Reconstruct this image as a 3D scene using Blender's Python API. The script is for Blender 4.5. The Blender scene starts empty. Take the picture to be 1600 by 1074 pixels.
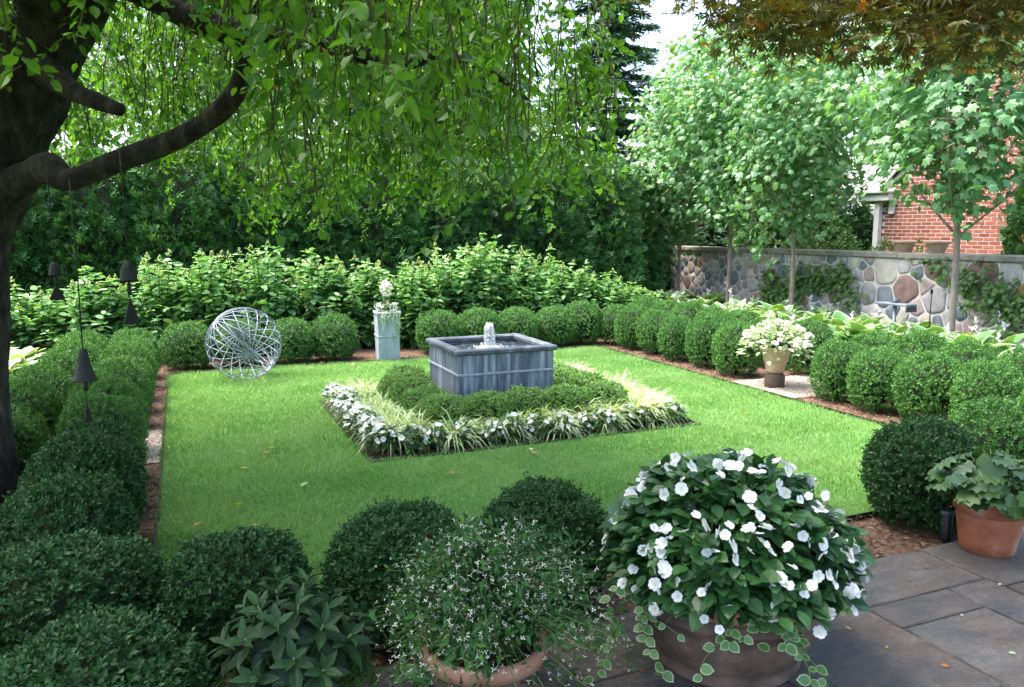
import bpy, math, random
import numpy as np
from math import radians, sin, cos, pi
from mathutils import Vector, Matrix

# ------------------------------------------------------------------ camera, sky, sun, exposure
scn = bpy.context.scene
COL = scn.collection
CAM_H, FPX, PITCH, YAW = 1.65, 1215.0, math.atan(175 / 1215), radians(22.96)
cam_d = bpy.data.cameras.new("camera")
cam_d.sensor_width = 36.0
cam_d.lens = FPX / 1600 * 36
cam_d.clip_start = 0.05
cam_d.clip_end = 2000
cam = bpy.data.objects.new("camera", cam_d)
COL.objects.link(cam)
cam.location = (0, 0, CAM_H)
cam.rotation_euler = (pi / 2 - PITCH, 0, -YAW)
scn.camera = cam

SUN_DIR = Vector((-0.34, 0.22, 0.91)).normalized()      # towards the sun
SUN_EL = math.asin(SUN_DIR.z)
world = bpy.data.worlds.new("World")
scn.world = world
world.use_nodes = True
wn, wl = world.node_tree.nodes, world.node_tree.links
wn.clear()
sky = wn.new("ShaderNodeTexSky")
sky.sky_type = 'NISHITA'
sky.sun_disc = False
sky.sun_elevation = SUN_EL
sky.sun_rotation = math.atan2(SUN_DIR.x, SUN_DIR.y)
sky.dust_density = 4.0
sky.air_density = 1.0
sky.ozone_density = 1.0
bg = wn.new("ShaderNodeBackground")
bg.inputs[1].default_value = 0.12
wo = wn.new("ShaderNodeOutputWorld")
wl.new(sky.outputs[0], bg.inputs[0])
wl.new(bg.outputs[0], wo.inputs[0])

sd = bpy.data.lights.new("sun", 'SUN')
sd.energy = 1.5
sd.angle = radians(36)
sd.color = (1.0, 0.95, 0.86)
so = bpy.data.objects.new("sun", sd)
COL.objects.link(so)
so.rotation_euler = (-SUN_DIR).to_track_quat('-Z', 'Y').to_euler()

scn.view_settings.view_transform = 'Standard'
scn.view_settings.look = 'None'
scn.view_settings.gamma = 1.0
scn.view_settings.use_curve_mapping = False
scn.view_settings.exposure = 2.8
scn.render.engine = 'CYCLES'
cy = scn.cycles
cy.max_bounces = 7
cy.diffuse_bounces = 3
cy.glossy_bounces = 2
cy.transmission_bounces = 5
cy.transparent_max_bounces = 8
cy.use_denoising = True
cy.use_adaptive_sampling = True
cy.adaptive_threshold = 0.02
cy.caustics_reflective = False
cy.caustics_refractive = False

# ------------------------------------------------------------------ pixel -> place
_s, _c = sin(YAW), cos(YAW)


def ray(px, py):
    x = (px - 800) / FPX
    y = (537 - py) / FPX
    fh = cos(PITCH) + y * sin(PITCH)
    up = -sin(PITCH) + y * cos(PITCH)
    return np.array((fh * _s + x * _c, fh * _c - x * _s, up))


def g(px, py, z=0.0):
    d = ray(px, py)
    return d[:2] * ((z - CAM_H) / d[2])


def pd(px, py, depth):
    """point seen at a pixel, at a depth along the optical axis"""
    return np.array((0, 0, CAM_H)) + ray(px, py) * depth


# ------------------------------------------------------------------ materials
MATS = {}


def new_mat(name):
    m = bpy.data.materials.new(name)
    m.use_nodes = True
    m.node_tree.nodes.clear()
    MATS[name] = m
    return m, m.node_tree.nodes, m.node_tree.links


def rgba(c):
    return (c[0], c[1], c[2], 1.0)


def mixrgb(N, Lk, fac, a, b, mode='MIX'):
    n = N.new("ShaderNodeMix")
    n.data_type = 'RGBA'
    n.blend_type = mode
    for sock, v in ((n.inputs[0], fac), (n.inputs[6], a), (n.inputs[7], b)):
        if hasattr(v, 'links'):
            Lk.new(v, sock)
        elif isinstance(v, (int, float)):
            sock.default_value = v
        else:
            sock.default_value = rgba(v)
    return n.outputs[2]


def ramp(N, Lk, src, stops):
    r = N.new("ShaderNodeValToRGB")
    e = r.color_ramp.elements
    while len(e) < len(stops):
        e.new(0.5)
    for i, (p, c) in enumerate(stops):
        e[i].position = p
        e[i].color = rgba(c) if not isinstance(c, (int, float)) else (c, c, c, 1)
    Lk.new(src, r.inputs[0])
    return r.outputs[0]


def noise(N, Lk, scale, detail=4, rough=0.55, vec=None, mscale=None, dist=0.0):
    n = N.new("ShaderNodeTexNoise")
    n.inputs['Scale'].default_value = scale
    n.inputs['Detail'].default_value = detail
    n.inputs['Roughness'].default_value = rough
    n.inputs['Distortion'].default_value = dist
    if vec is not None:
        if mscale is not None:
            mp = N.new("ShaderNodeMapping")
            mp.inputs['Scale'].default_value = mscale
            Lk.new(vec, mp.inputs['Vector'])
            vec = mp.outputs[0]
        Lk.new(vec, n.inputs['Vector'])
    return n.outputs['Fac']


def coords(N, kind='Object'):
    return N.new("ShaderNodeTexCoord").outputs[kind]


def bump(N, Lk, h, strength=0.4, dist=0.01):
    b = N.new("ShaderNodeBump")
    b.inputs['Strength'].default_value = strength
    b.inputs['Distance'].default_value = dist
    Lk.new(h, b.inputs['Height'])
    return b.outputs[0]


def leaf_mat(name, c1, c2, trans=0.3, rough=0.42, mark=None, spec=0.5, patch=None, tcol=None):
    m, N, Lk = new_mat(name)
    at = N.new("ShaderNodeAttribute")
    at.attribute_name = 'tint'
    oi = N.new("ShaderNodeObjectInfo")
    ad = N.new("ShaderNodeMath")
    ad.operation = 'MULTIPLY_ADD'
    Lk.new(oi.outputs['Random'], ad.inputs[0])
    ad.inputs[1].default_value = 0.22
    ad.inputs[2].default_value = -0.11
    a2 = N.new("ShaderNodeMath")
    a2.operation = 'ADD'
    a2.use_clamp = True
    Lk.new(at.outputs['Fac'], a2.inputs[0])
    Lk.new(ad.outputs[0], a2.inputs[1])
    col = mixrgb(N, Lk, a2.outputs[0], c1, c2)
    if patch is not None:
        nz = noise(N, Lk, patch[0], 3, 0.6, coords(N, 'Object'))
        f = ramp(N, Lk, nz, [(0.35, 0.0), (0.68, 1.0)])
        col = mixrgb(N, Lk, f, col, mixrgb(N, Lk, 0.5, col, patch[1]))
    if mark is not None:
        am = N.new("ShaderNodeAttribute")
        am.attribute_name = 'mark'
        f = ramp(N, Lk, am.outputs['Fac'], [(0.30, 0.0), (0.55, 1.0)])
        col = mixrgb(N, Lk, f, col, mark)
    p = N.new("ShaderNodeBsdfPrincipled")
    Lk.new(col, p.inputs['Base Color'])
    p.inputs['Roughness'].default_value = rough
    p.inputs['Specular IOR Level'].default_value = spec
    out = N.new("ShaderNodeOutputMaterial")
    if trans > 0:
        t = N.new("ShaderNodeBsdfTranslucent")
        tc = mixrgb(N, Lk, 1.0, col, tcol or (1.5, 1.35, 0.5), 'MULTIPLY')
        Lk.new(tc, t.inputs[0])
        mx = N.new("ShaderNodeMixShader")
        mx.inputs[0].default_value = trans
        Lk.new(p.outputs[0], mx.inputs[1])
        Lk.new(t.outputs[0], mx.inputs[2])
        Lk.new(mx.outputs[0], out.inputs[0])
    else:
        Lk.new(p.outputs[0], out.inputs[0])
    return m


def surf_mat(name, stops, scale=8, detail=5, rough=0.85, bstr=0.5, bdist=0.01, bscale=None, metallic=0.0,
             mscale=None, rand=0.0, spec=0.4, coord='Object', second=None):
    """noise-coloured surface; second = (scale, colour, lo, hi) adds stains of their own shape"""
    m, N, Lk = new_mat(name)
    co = coords(N, coord)
    if rand:
        oi = N.new("ShaderNodeObjectInfo")
        va = N.new("ShaderNodeVectorMath")
        va.operation = 'ADD'
        cx = N.new("ShaderNodeCombineXYZ")
        mu = N.new("ShaderNodeMath")
        mu.operation = 'MULTIPLY'
        mu.inputs[1].default_value = 37.0
        Lk.new(oi.outputs['Random'], mu.inputs[0])
        Lk.new(mu.outputs[0], cx.inputs[0])
        Lk.new(mu.outputs[0], cx.inputs[1])
        Lk.new(co, va.inputs[0])
        Lk.new(cx.outputs[0], va.inputs[1])
        co = va.outputs[0]
    nz = noise(N, Lk, scale, detail, 0.6, co, mscale)
    col = ramp(N, Lk, nz, stops)
    if rand:
        hsv = N.new("ShaderNodeHueSaturation")
        mr = N.new("ShaderNodeMapRange")
        mr.inputs[3].default_value = 1 - rand
        mr.inputs[4].default_value = 1 + rand
        Lk.new(oi.outputs['Random'], mr.inputs[0])
        Lk.new(mr.outputs[0], hsv.inputs['Value'])
        Lk.new(col, hsv.inputs['Color'])
        col = hsv.outputs[0]
    if second:
        n2 = noise(N, Lk, second[0], 4, 0.65, co, mscale)
        f = ramp(N, Lk, n2, [(second[2], 0.0), (second[3], 1.0)])
        col = mixrgb(N, Lk, f, col, second[1])
    p = N.new("ShaderNodeBsdfPrincipled")
    Lk.new(col, p.inputs['Base Color'])
    p.inputs['Roughness'].default_value = rough
    p.inputs['Metallic'].default_value = metallic
    p.inputs['Specular IOR Level'].default_value = spec
    if bstr > 0:
        nb = noise(N, Lk, bscale or scale * 3, 6, 0.65, co, mscale)
        Lk.new(bump(N, Lk, nb, bstr, bdist), p.inputs['Normal'])
    out = N.new("ShaderNodeOutputMaterial")
    Lk.new(p.outputs[0], out.inputs[0])
    return m


# foliage
leaf_mat('boxwood', (0.020, 0.092, 0.022), (0.095, 0.24, 0.052), 0.25, 0.48, spec=.35)
leaf_mat('boxwood_shaded', (0.010, 0.042, 0.013), (0.042, 0.12, 0.034), 0.20, 0.45, spec=.3)  # same leaf as boxwood, with the foreground shade put into its colour
leaf_mat('boxwood_light', (0.035, 0.13, 0.025), (0.15, 0.31, 0.06), 0.22, 0.42)
leaf_mat('grass', (0.068, 0.205, 0.042), (0.19, 0.40, 0.12), 0.28, 0.5, patch=(1.3, (0.34, 0.47, 0.23)))
leaf_mat('hydrangea', (0.065, 0.215, 0.06), (0.25, 0.46, 0.16), 0.32, 0.45, tcol=(1.25, 1.25, .6))
leaf_mat('panicle', (0.36, 0.48, 0.16), (0.56, 0.62, 0.28), 0.3, 0.6)
leaf_mat('arborvitae', (0.022, 0.092, 0.025), (0.115, 0.27, 0.075), 0.22, 0.5)
leaf_mat('conifer', (0.03, 0.095, 0.045), (0.085, 0.20, 0.095), 0.2, 0.5)
leaf_mat('weeping', (0.032, 0.115, 0.014), (0.13, 0.30, 0.030), 0.48, 0.34, tcol=(1.3, 1.35, .5))
leaf_mat('weeping_dry', (0.25, 0.06, 0.02), (0.50, 0.25, 0.03), 0.35, 0.5)
leaf_mat('bg_leaf', (0.05, 0.16, 0.02), (0.15, 0.31, 0.05), 0.40, 0.45)
leaf_mat('maple', (0.07, 0.21, 0.075), (0.23, 0.41, 0.17), 0.36, 0.38, tcol=(1.25, 1.3, .6))
leaf_mat('maple_tip', (0.32, 0.40, 0.06), (0.50, 0.47, 0.10), 0.35, 0.45)
leaf_mat('bronze', (0.035, 0.05, 0.013), (0.14, 0.165, 0.034), 0.42, 0.42, tcol=(1.5, 1.1, 0.4))
leaf_mat('bronze_gold', (0.12, 0.06, 0.015), (0.30, 0.17, 0.03), 0.42, 0.42, tcol=(1.5, 1.0, 0.4))
leaf_mat('vine', (0.03, 0.10, 0.018), (0.10, 0.22, 0.04), 0.25, 0.4)
leaf_mat('hosta', (0.07, 0.20, 0.06), (0.16, 0.33, 0.11), 0.25, 0.38, mark=(0.46, 0.55, 0.36))
leaf_mat('hosta_pale', (0.12, 0.25, 0.09), (0.25, 0.38, 0.17), 0.25, 0.4, mark=(0.58, 0.62, 0.46))
leaf_mat('striped', (0.18, 0.36, 0.10), (0.60, 0.67, 0.40), 0.28, 0.45)
leaf_mat('impatiens', (0.013, 0.060, 0.017), (0.048, 0.14, 0.036), 0.22, 0.36, spec=.4)
leaf_mat('bedding', (0.02, 0.08, 0.02), (0.08, 0.18, 0.05), 0.22, 0.38)
leaf_mat('guinea', (0.008, 0.027, 0.012), (0.026, 0.075, 0.022), 0.14, 0.5, spec=.25)
leaf_mat('vinca', (0.05, 0.16, 0.04), (0.11, 0.25, 0.06), 0.22, 0.35, mark=(0.34, 0.42, 0.22))
leaf_mat('euphorbia', (0.014, 0.065, 0.014), (0.05, 0.145, 0.03), 0.26, 0.5, spec=.3)
leaf_mat('begonia', (0.03, 0.09, 0.025), (0.09, 0.18, 0.055), 0.22, 0.34)
leaf_mat('coleus', (0.22, 0.37, 0.15), (0.54, 0.60, 0.40), 0.26, 0.45, tcol=(1.1, 1.1, .8))
leaf_mat('moss', (0.04, 0.12, 0.015), (0.10, 0.22, 0.03), 0.15, 0.6)
leaf_mat('petal', (0.76, 0.77, 0.78), (0.90, 0.90, 0.89), 0.25, 0.5, mark=(.66, .68, .45), tcol=(1, 1, 1))
leaf_mat('petal_cream', (0.74, 0.70, 0.62), (0.86, 0.82, 0.74), 0.25, 0.5, tcol=(1, 1, 1))
leaf_mat('petal_lilac', (0.66, 0.56, 0.66), (0.82, 0.76, 0.82), 0.25, 0.5, tcol=(1, 1, 1))
leaf_mat('chip', (0.045, 0.024, 0.015), (0.22, 0.135, 0.085), 0.0, 0.85)
leaf_mat('pebble', (0.38, 0.31, 0.26), (0.66, 0.57, 0.49), 0.0, 0.75)
leaf_mat('drop', (0.75, 0.79, 0.82), (0.95, 0.97, 1.0), 0.4, 0.08, tcol=(1, 1, 1))
# solid
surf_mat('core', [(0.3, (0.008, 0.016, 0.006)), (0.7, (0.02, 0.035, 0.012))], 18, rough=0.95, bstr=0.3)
surf_mat('soil', [(0.3, (0.022, 0.014, 0.009)), (0.7, (0.075, 0.045, 0.028))], 30, rough=0.95, bstr=0.8, bdist=0.02)
surf_mat('mulch', [(0.3, (0.05, 0.026, 0.015)), (0.5, (0.12, 0.068, 0.042)), (0.72, (0.24, 0.15, 0.10))], 42, rough=0.95,
         bstr=0.9, bdist=0.015)
surf_mat('gravel', [(0.3, (0.34, 0.27, 0.22)), (0.7, (0.62, 0.53, 0.46))], 70, rough=0.9, bstr=0.9, bdist=0.012)
surf_mat('turf', [(0.3, (0.045, 0.12, 0.016)), (0.7, (0.10, 0.22, 0.035))], 60, rough=0.95, bstr=0.5)
surf_mat('land', [(0.35, (0.03, 0.06, 0.015)), (0.7, (0.06, 0.09, 0.03))], 3, rough=0.95, bstr=0.5)
surf_mat('bark_dark', [(0.32, (0.010, 0.008, 0.007)), (0.48, (0.035, 0.028, 0.024)), (0.62, (0.075, 0.063, 0.055)), (0.8, (0.14, 0.125, 0.11))], 16, 8, rough=0.95,
         bstr=1.0, bdist=0.09, bscale=17, mscale=(1, 1, 0.38), second=(4, (0.13, 0.14, 0.12), 0.60, 0.78))
surf_mat('bark_grey', [(0.3, (0.13, 0.105, 0.085)), (0.7, (0.30, 0.255, 0.22))], 20, rough=0.85, bstr=0.5, bdist=0.006,
         bscale=60, mscale=(1, 1, 0.4))
surf_mat('twig', [(0.3, (0.04, 0.04, 0.015)), (0.7, (0.09, 0.08, 0.03))], 30, rough=0.8, bstr=0)
surf_mat('stem_green', [(0.3, (0.06, 0.13, 0.03)), (0.7, (0.13, 0.22, 0.06))], 30, rough=0.6, bstr=0)
surf_mat('lead', [(0.30, (0.05, 0.062, 0.085)), (0.45, (0.15, 0.18, 0.235)), (0.58, (0.30, 0.345, 0.42)), (0.74, (0.52, 0.56, 0.63))], 3.4, 8, 0.6,
         0.25, 0.004, 30, 0.25, mscale=(8, 8, 0.6), second=(1.6, (0.07, 0.085, 0.115), 0.50, 0.72))
surf_mat('lead_pale', [(0.3, (0.22, 0.26, 0.33)), (0.55, (0.36, 0.40, 0.48)), (0.75, (0.50, 0.54, 0.60))], 4, 6, 0.6, 0.2, 0.003,
         30, 0.2, mscale=(4, 4, 1.2))
surf_mat('lead_dark', [(0.3, (0.05, 0.06, 0.075)), (0.6, (0.13, 0.15, 0.18)), (0.8, (0.30, 0.33, 0.37))], 9, 6, 0.55, 0.3, 0.004, 40, 0.25)
surf_mat('zinc', [(0.3, (0.15, 0.185, 0.235)), (0.7, (0.32, 0.365, 0.44))], 20, 4, 0.45, 0.1, 0.002, 60, 0.35)
surf_mat('bronze_metal', [(0.3, (0.007, 0.009, 0.008)), (0.7, (0.018, 0.022, 0.019))], 30, 4, 0.55, 0.3, 0.003, 80, 0.3)
surf_mat('black_metal', [(0.3, (0.008, 0.008, 0.009)), (0.7, (0.02, 0.02, 0.022))], 20, 3, 0.45, 0, metallic=0.2)
surf_mat('rust_iron', [(0.3, (0.07, 0.045, 0.035)), (0.7, (0.14, 0.09, 0.07))], 14, 4, 0.75, 0.3, 0.003)
surf_mat('terracotta', [(0.3, (0.27, 0.085, 0.042)), (0.7, (0.42, 0.155, 0.085))], 9, 5, 0.8, 0.25, 0.003, 50,
         second=(5, (0.50, 0.38, 0.31), 0.52, 0.74))
surf_mat('terracotta_old', [(0.3, (0.065, 0.045, 0.036)), (0.55, (0.15, 0.098, 0.074)), (0.78, (0.25, 0.18, 0.145))], 7, 6, 0.9, 0.4, 0.004, 40,
         second=(5, (0.05, 0.045, 0.038), 0.5, 0.72))
surf_mat('terracotta_rim', [(0.3, (0.30, 0.14, 0.085)), (0.7, (0.42, 0.23, 0.155))], 12, 5, 0.85, 0.3, 0.003)
surf_mat('urn_clay', [(0.3, (0.42, 0.27, 0.19)), (0.7, (0.60, 0.44, 0.34))], 8, 5, 0.85, 0.3, 0.004)
surf_mat('wallpot_clay', [(0.3, (0.34, 0.23, 0.16)), (0.7, (0.50, 0.38, 0.29))], 8, 5, 0.85, 0.3, 0.004)
surf_mat('mortar', [(0.3, (0.50, 0.46, 0.43)), (0.7, (0.70, 0.66, 0.62))], 14, 5, 0.95, 0.6, 0.01, 50)
surf_mat('brick_mortar', [(0.3, (0.66, 0.56, 0.52)), (0.7, (0.80, 0.72, 0.68))], 14, 4, 0.95, 0.3)
for i, (a, b) in enumerate([((0.235, 0.070, 0.046), (0.32, 0.115, 0.08)), ((0.185, 0.055, 0.038), (0.265, 0.088, 0.063)),
                            ((0.265, 0.08, 0.053), (0.35, 0.135, 0.092))]):
    surf_mat('brick_%d' % i, [(0.3, a), (0.7, b)], 20, 4, 0.9, 0.4, 0.004, rand=0.12)
for i, (a, b) in enumerate([((0.10, 0.125, 0.15), (0.22, 0.25, 0.28)), ((0.28, 0.215, 0.20), (0.43, 0.35, 0.33)),
                            ((0.42, 0.38, 0.33), (0.60, 0.55, 0.49)), ((0.23, 0.22, 0.22), (0.38, 0.37, 0.37)),
                            ((0.33, 0.30, 0.31), (0.50, 0.47, 0.47)), ((0.19, 0.115, 0.10), (0.33, 0.225, 0.20)),
                            ((0.30, 0.155, 0.06), (0.42, 0.27, 0.15))]):
    surf_mat('stone_%d' % i, [(0.3, a), (0.7, b)], 9, 6, 0.85, 0.7, 0.012, 26, rand=0.16)
surf_mat('coping', [(0.3, (0.20, 0.18, 0.15)), (0.7, (0.36, 0.33, 0.29))], 10, 6, 0.9, 0.5, 0.008, rand=0.08)
m, N, Lk = new_mat('flag')
oi = N.new("ShaderNodeObjectInfo")
va = N.new("ShaderNodeVectorMath")
va.operation = 'MULTIPLY_ADD'
va.inputs[1].default_value = (1, 1, 1)
cx = N.new("ShaderNodeCombineXYZ")
mu = N.new("ShaderNodeMath")
mu.operation = 'MULTIPLY'
mu.inputs[1].default_value = 41.0
Lk.new(oi.outputs['Random'], mu.inputs[0])
Lk.new(mu.outputs[0], cx.inputs[0])
Lk.new(mu.outputs[0], cx.inputs[1])
Lk.new(coords(N), va.inputs[0])
Lk.new(cx.outputs[0], va.inputs[2])
fv = va.outputs[0]
n1 = noise(N, Lk, 2.6, 12, 0.72, fv, (1, 1.9, 1), 0.8)
c1 = ramp(N, Lk, n1, [(0.28, (0.030, 0.033, 0.040)), (0.44, (0.075, 0.075, 0.080)), (0.56, (0.125, 0.112, 0.100)), (0.72, (0.21, 0.19, 0.17))])
n2 = noise(N, Lk, 1.5, 5, 0.6, fv)
c2 = mixrgb(N, Lk, ramp(N, Lk, n2, [(0.45, 0.0), (0.62, 0.75)]), c1, (0.15, 0.105, 0.075))
n3 = noise(N, Lk, 55, 6, 0.75, fv)
c3 = mixrgb(N, Lk, 0.55, c2, ramp(N, Lk, n3, [(0.32, (0.25, 0.25, 0.25)), (0.68, (1.0, 1.0, 1.0))]), 'OVERLAY')
hs = N.new("ShaderNodeHueSaturation")
mr = N.new("ShaderNodeMapRange")
mr.inputs[3].default_value = 0.48
mr.inputs[4].default_value = 0.85
Lk.new(oi.outputs['Random'], mr.inputs[0])
Lk.new(mr.outputs[0], hs.inputs['Value'])
Lk.new(c3, hs.inputs['Color'])
p = N.new("ShaderNodeBsdfPrincipled")
Lk.new(hs.outputs[0], p.inputs['Base Color'])
rg = ramp(N, Lk, n2, [(0.35, 0.45), (0.65, 0.75)])
Lk.new(rg, p.inputs['Roughness'])
nb = noise(N, Lk, 4.5, 12, 0.7, fv, (1, 2.4, 1), 1.2)
Lk.new(bump(N, Lk, nb, 1.0, 0.03), p.inputs['Normal'])
o = N.new("ShaderNodeOutputMaterial")
Lk.new(p.outputs[0], o.inputs[0])
surf_mat('joint', [(0.3, (0.06, 0.056, 0.05)), (0.7, (0.13, 0.12, 0.105))], 40, 4, 0.95, 0.5)
surf_mat('white_paint', [(0.3, (0.70, 0.70, 0.68)), (0.7, (0.80, 0.80, 0.78))], 8, 3, 0.5, 0)
surf_mat('roofing', [(0.3, (0.05, 0.045, 0.042)), (0.7, (0.12, 0.11, 0.10))], 30, 4, 0.9, 0.5)
surf_mat('cable', [(0.3, (0.02, 0.02, 0.02)), (0.7, (0.04, 0.04, 0.04))], 5, 2, 0.6, 0)
m, N, Lk = new_mat('water')
p = N.new("ShaderNodeBsdfPrincipled")
p.inputs['Base Color'].default_value = (0.012, 0.02, 0.024, 1)
p.inputs['Roughness'].default_value = 0.06
p.inputs['Specular IOR Level'].default_value = 0.8
nz = noise(N, Lk, 22, 3, 0.5, coords(N), dist=0.6)
Lk.new(bump(N, Lk, nz, 0.9, 0.03), p.inputs['Normal'])
o = N.new("ShaderNodeOutputMaterial")
Lk.new(p.outputs[0], o.inputs[0])
m, N, Lk = new_mat('jet')
p = N.new("ShaderNodeBsdfPrincipled")
p.inputs['Base Color'].default_value = (0.86, 0.89, 0.92, 1)
p.inputs['Roughness'].default_value = 0.12
tr = N.new("ShaderNodeBsdfTransparent")
mx = N.new("ShaderNodeMixShader")
nz = noise(N, Lk, 26, 4, 0.7, coords(N), (1, 1, 0.35))
f = ramp(N, Lk, nz, [(0.42, 0.02), (0.72, 0.75)])
Lk.new(f, mx.inputs[0])
Lk.new(tr.outputs[0], mx.inputs[1])
Lk.new(p.outputs[0], mx.inputs[2])
o = N.new("ShaderNodeOutputMaterial")
Lk.new(mx.outputs[0], o.inputs[0])


# ------------------------------------------------------------------ mesh collecting (numpy)
class Acc:
    def __init__(self):
        self.v, self.t, self.k = [], [], []
        self.f = []            # (faces array (n,m), material index, smooth)
        self.n = 0

    def add(self, verts, faces, mat=0, tint=0.5, mark=0.0, smooth=False):
        verts = np.asarray(verts, dtype=np.float32).reshape(-1, 3)
        k = len(verts)
        self.v.append(verts)
        self.t.append(np.broadcast_to(np.asarray(tint, dtype=np.float32), (k,)))
        self.k.append(np.broadcast_to(np.asarray(mark, dtype=np.float32), (k,)))
        by = {}
        if isinstance(faces, np.ndarray):
            by[faces.shape[1]] = faces
        else:
            for fc in faces:
                by.setdefault(len(fc), []).append(fc)
        for _, fs in sorted(by.items()):
            self.f.append((np.asarray(fs, dtype=np.int32) + self.n, mat, smooth))
        self.n += k

    def mesh(self, name, mats):
        me = bpy.data.meshes.new(name)
        V = np.concatenate(self.v) if self.v else np.zeros((0, 3), np.float32)
        me.vertices.add(len(V))
        me.vertices.foreach_set('co', V.ravel())
        loops = np.concatenate([f.ravel() for f, _, _ in self.f])
        tot = np.concatenate([np.full(len(f), f.shape[1], np.int32) for f, _, _ in self.f])
        mi = np.concatenate([np.full(len(f), m_, np.int32) for f, m_, _ in self.f])
        sm = np.concatenate([np.full(len(f), s_, bool) for f, _, s_ in self.f])
        start = np.zeros(len(tot), np.int32)
        start[1:] = np.cumsum(tot)[:-1]
        me.loops.add(len(loops))
        me.loops.foreach_set('vertex_index', loops)
        me.polygons.add(len(tot))
        me.polygons.foreach_set('loop_start', start)
        me.polygons.foreach_set('material_index', mi)
        me.polygons.foreach_set('use_smooth', sm)
        for nm, arr in (('tint', self.t), ('mark', self.k)):
            a = me.attributes.new(nm, 'FLOAT', 'POINT')
            a.data.foreach_set('value', np.ascontiguousarray(np.concatenate(arr)))
        me.update(calc_edges=True)
        for m_ in mats:
            me.materials.append(MATS[m_])
        return me


def norm(a):
    return a / np.maximum(np.linalg.norm(a, axis=-1, keepdims=True), 1e-9)


class T:
    """a leaf, blade or flower: y is its length, z its upper side"""

    def __init__(self, verts, faces, mark=None):
        self.v = np.array(verts, dtype=np.float32)
        self.by = {}
        for fc in faces:
            self.by.setdefault(len(fc), []).append(fc)
        self.mark = np.zeros(len(self.v), np.float32) if mark is None else np.array(mark, np.float32)


def scatter(acc, tpl, pos, d, n, scale, mat=0, tint=None, rng=None, wid=None, smooth=False):
    pos = np.asarray(pos, np.float32).reshape(-1, 3)
    k = len(pos)
    if k == 0:
        return
    d = norm(np.broadcast_to(np.asarray(d, np.float32), (k, 3)))
    n = np.broadcast_to(np.asarray(n, np.float32), (k, 3))
    x = np.cross(d, n)
    bad = np.linalg.norm(x, axis=1) < 1e-4
    if bad.any():
        x[bad] = np.cross(d[bad], np.array((0.31, 0.77, 0.55)))
    x = norm(x)
    z = np.cross(x, d)
    s = np.broadcast_to(np.asarray(scale, np.float32), (k,))[:, None, None]
    w = 1.0 if wid is None else np.broadcast_to(np.asarray(wid, np.float32), (k,))[:, None, None]
    tv = tpl.v[None]
    V = pos[:, None, :] + s * (tv[..., 0:1] * w * x[:, None] + tv[..., 1:2] * d[:, None] + tv[..., 2:3] * z[:, None])
    kv = len(tpl.v)
    tint = np.full(k, 0.5) if tint is None else np.broadcast_to(np.asarray(tint, np.float32), (k,))
    off = (np.arange(k) * kv)[:, None, None]
    base = acc.n
    acc.v.append(V.reshape(-1, 3).astype(np.float32))
    acc.t.append(np.repeat(tint.astype(np.float32), kv))
    acc.k.append(np.tile(tpl.mark, k))
    for m_, fs in sorted(tpl.by.items()):
        fa = (np.array(fs)[None] + off).reshape(-1, m_).astype(np.int32) + base
        acc.f.append((fa, mat, smooth))
    acc.n += k * kv


T_BOX = T([(0, 0, 0), (.30, .48, .07), (0, 1, 0), (-.30, .48, .07)], [(0, 1, 2), (0, 2, 3)])
T_OV = T([(0, 0, 0), (.27, .30, .06), (.24, .66, .04), (0, 1, -.08), (-.24, .66, .04), (-.27, .30, .06)],
         [(0, 1, 2, 3), (0, 3, 4, 5)])
T_HEART = T([(0, 0, 0), (.25, -.04, .04), (.42, .18, .08), (.36, .52, .05), (.15, .83, -.02), (0, 1, -.12),
             (-.15, .83, -.02), (-.36, .52, .05), (-.42, .18, .08), (-.25, -.04, .04), (0, .45, 0)],
            [(0, 1, 2, 10), (10, 2, 3), (10, 3, 4), (10, 4, 5), (10, 5, 6), (10, 6, 7), (10, 7, 8), (0, 10, 8, 9)])
T_LANCE = T([(0, 0, 0), (.13, .22, .05), (.17, .5, .05), (.09, .8, -.02), (0, 1, -.12), (-.09, .8, -.02), (-.17, .5, .05),
             (-.13, .22, .05), (0, .25, .0), (0, .5, -.005), (0, .8, -.05)],
            [(0, 1, 8), (8, 1, 2, 9), (9, 2, 3, 10), (10, 3, 4), (0, 8, 7), (8, 9, 6, 7), (9, 10, 5, 6), (10, 4, 5)])


def polar_leaf(pts, droop=-.12):
    v = [(0, .32, .05)] + [(r * sin(radians(a)), .32 + r * cos(radians(a)), droop * r) for a, r in pts]
    k = len(pts)
    return T(v, [(0, 1 + i, 1 + (i + 1) % k) for i in range(k)])


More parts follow.
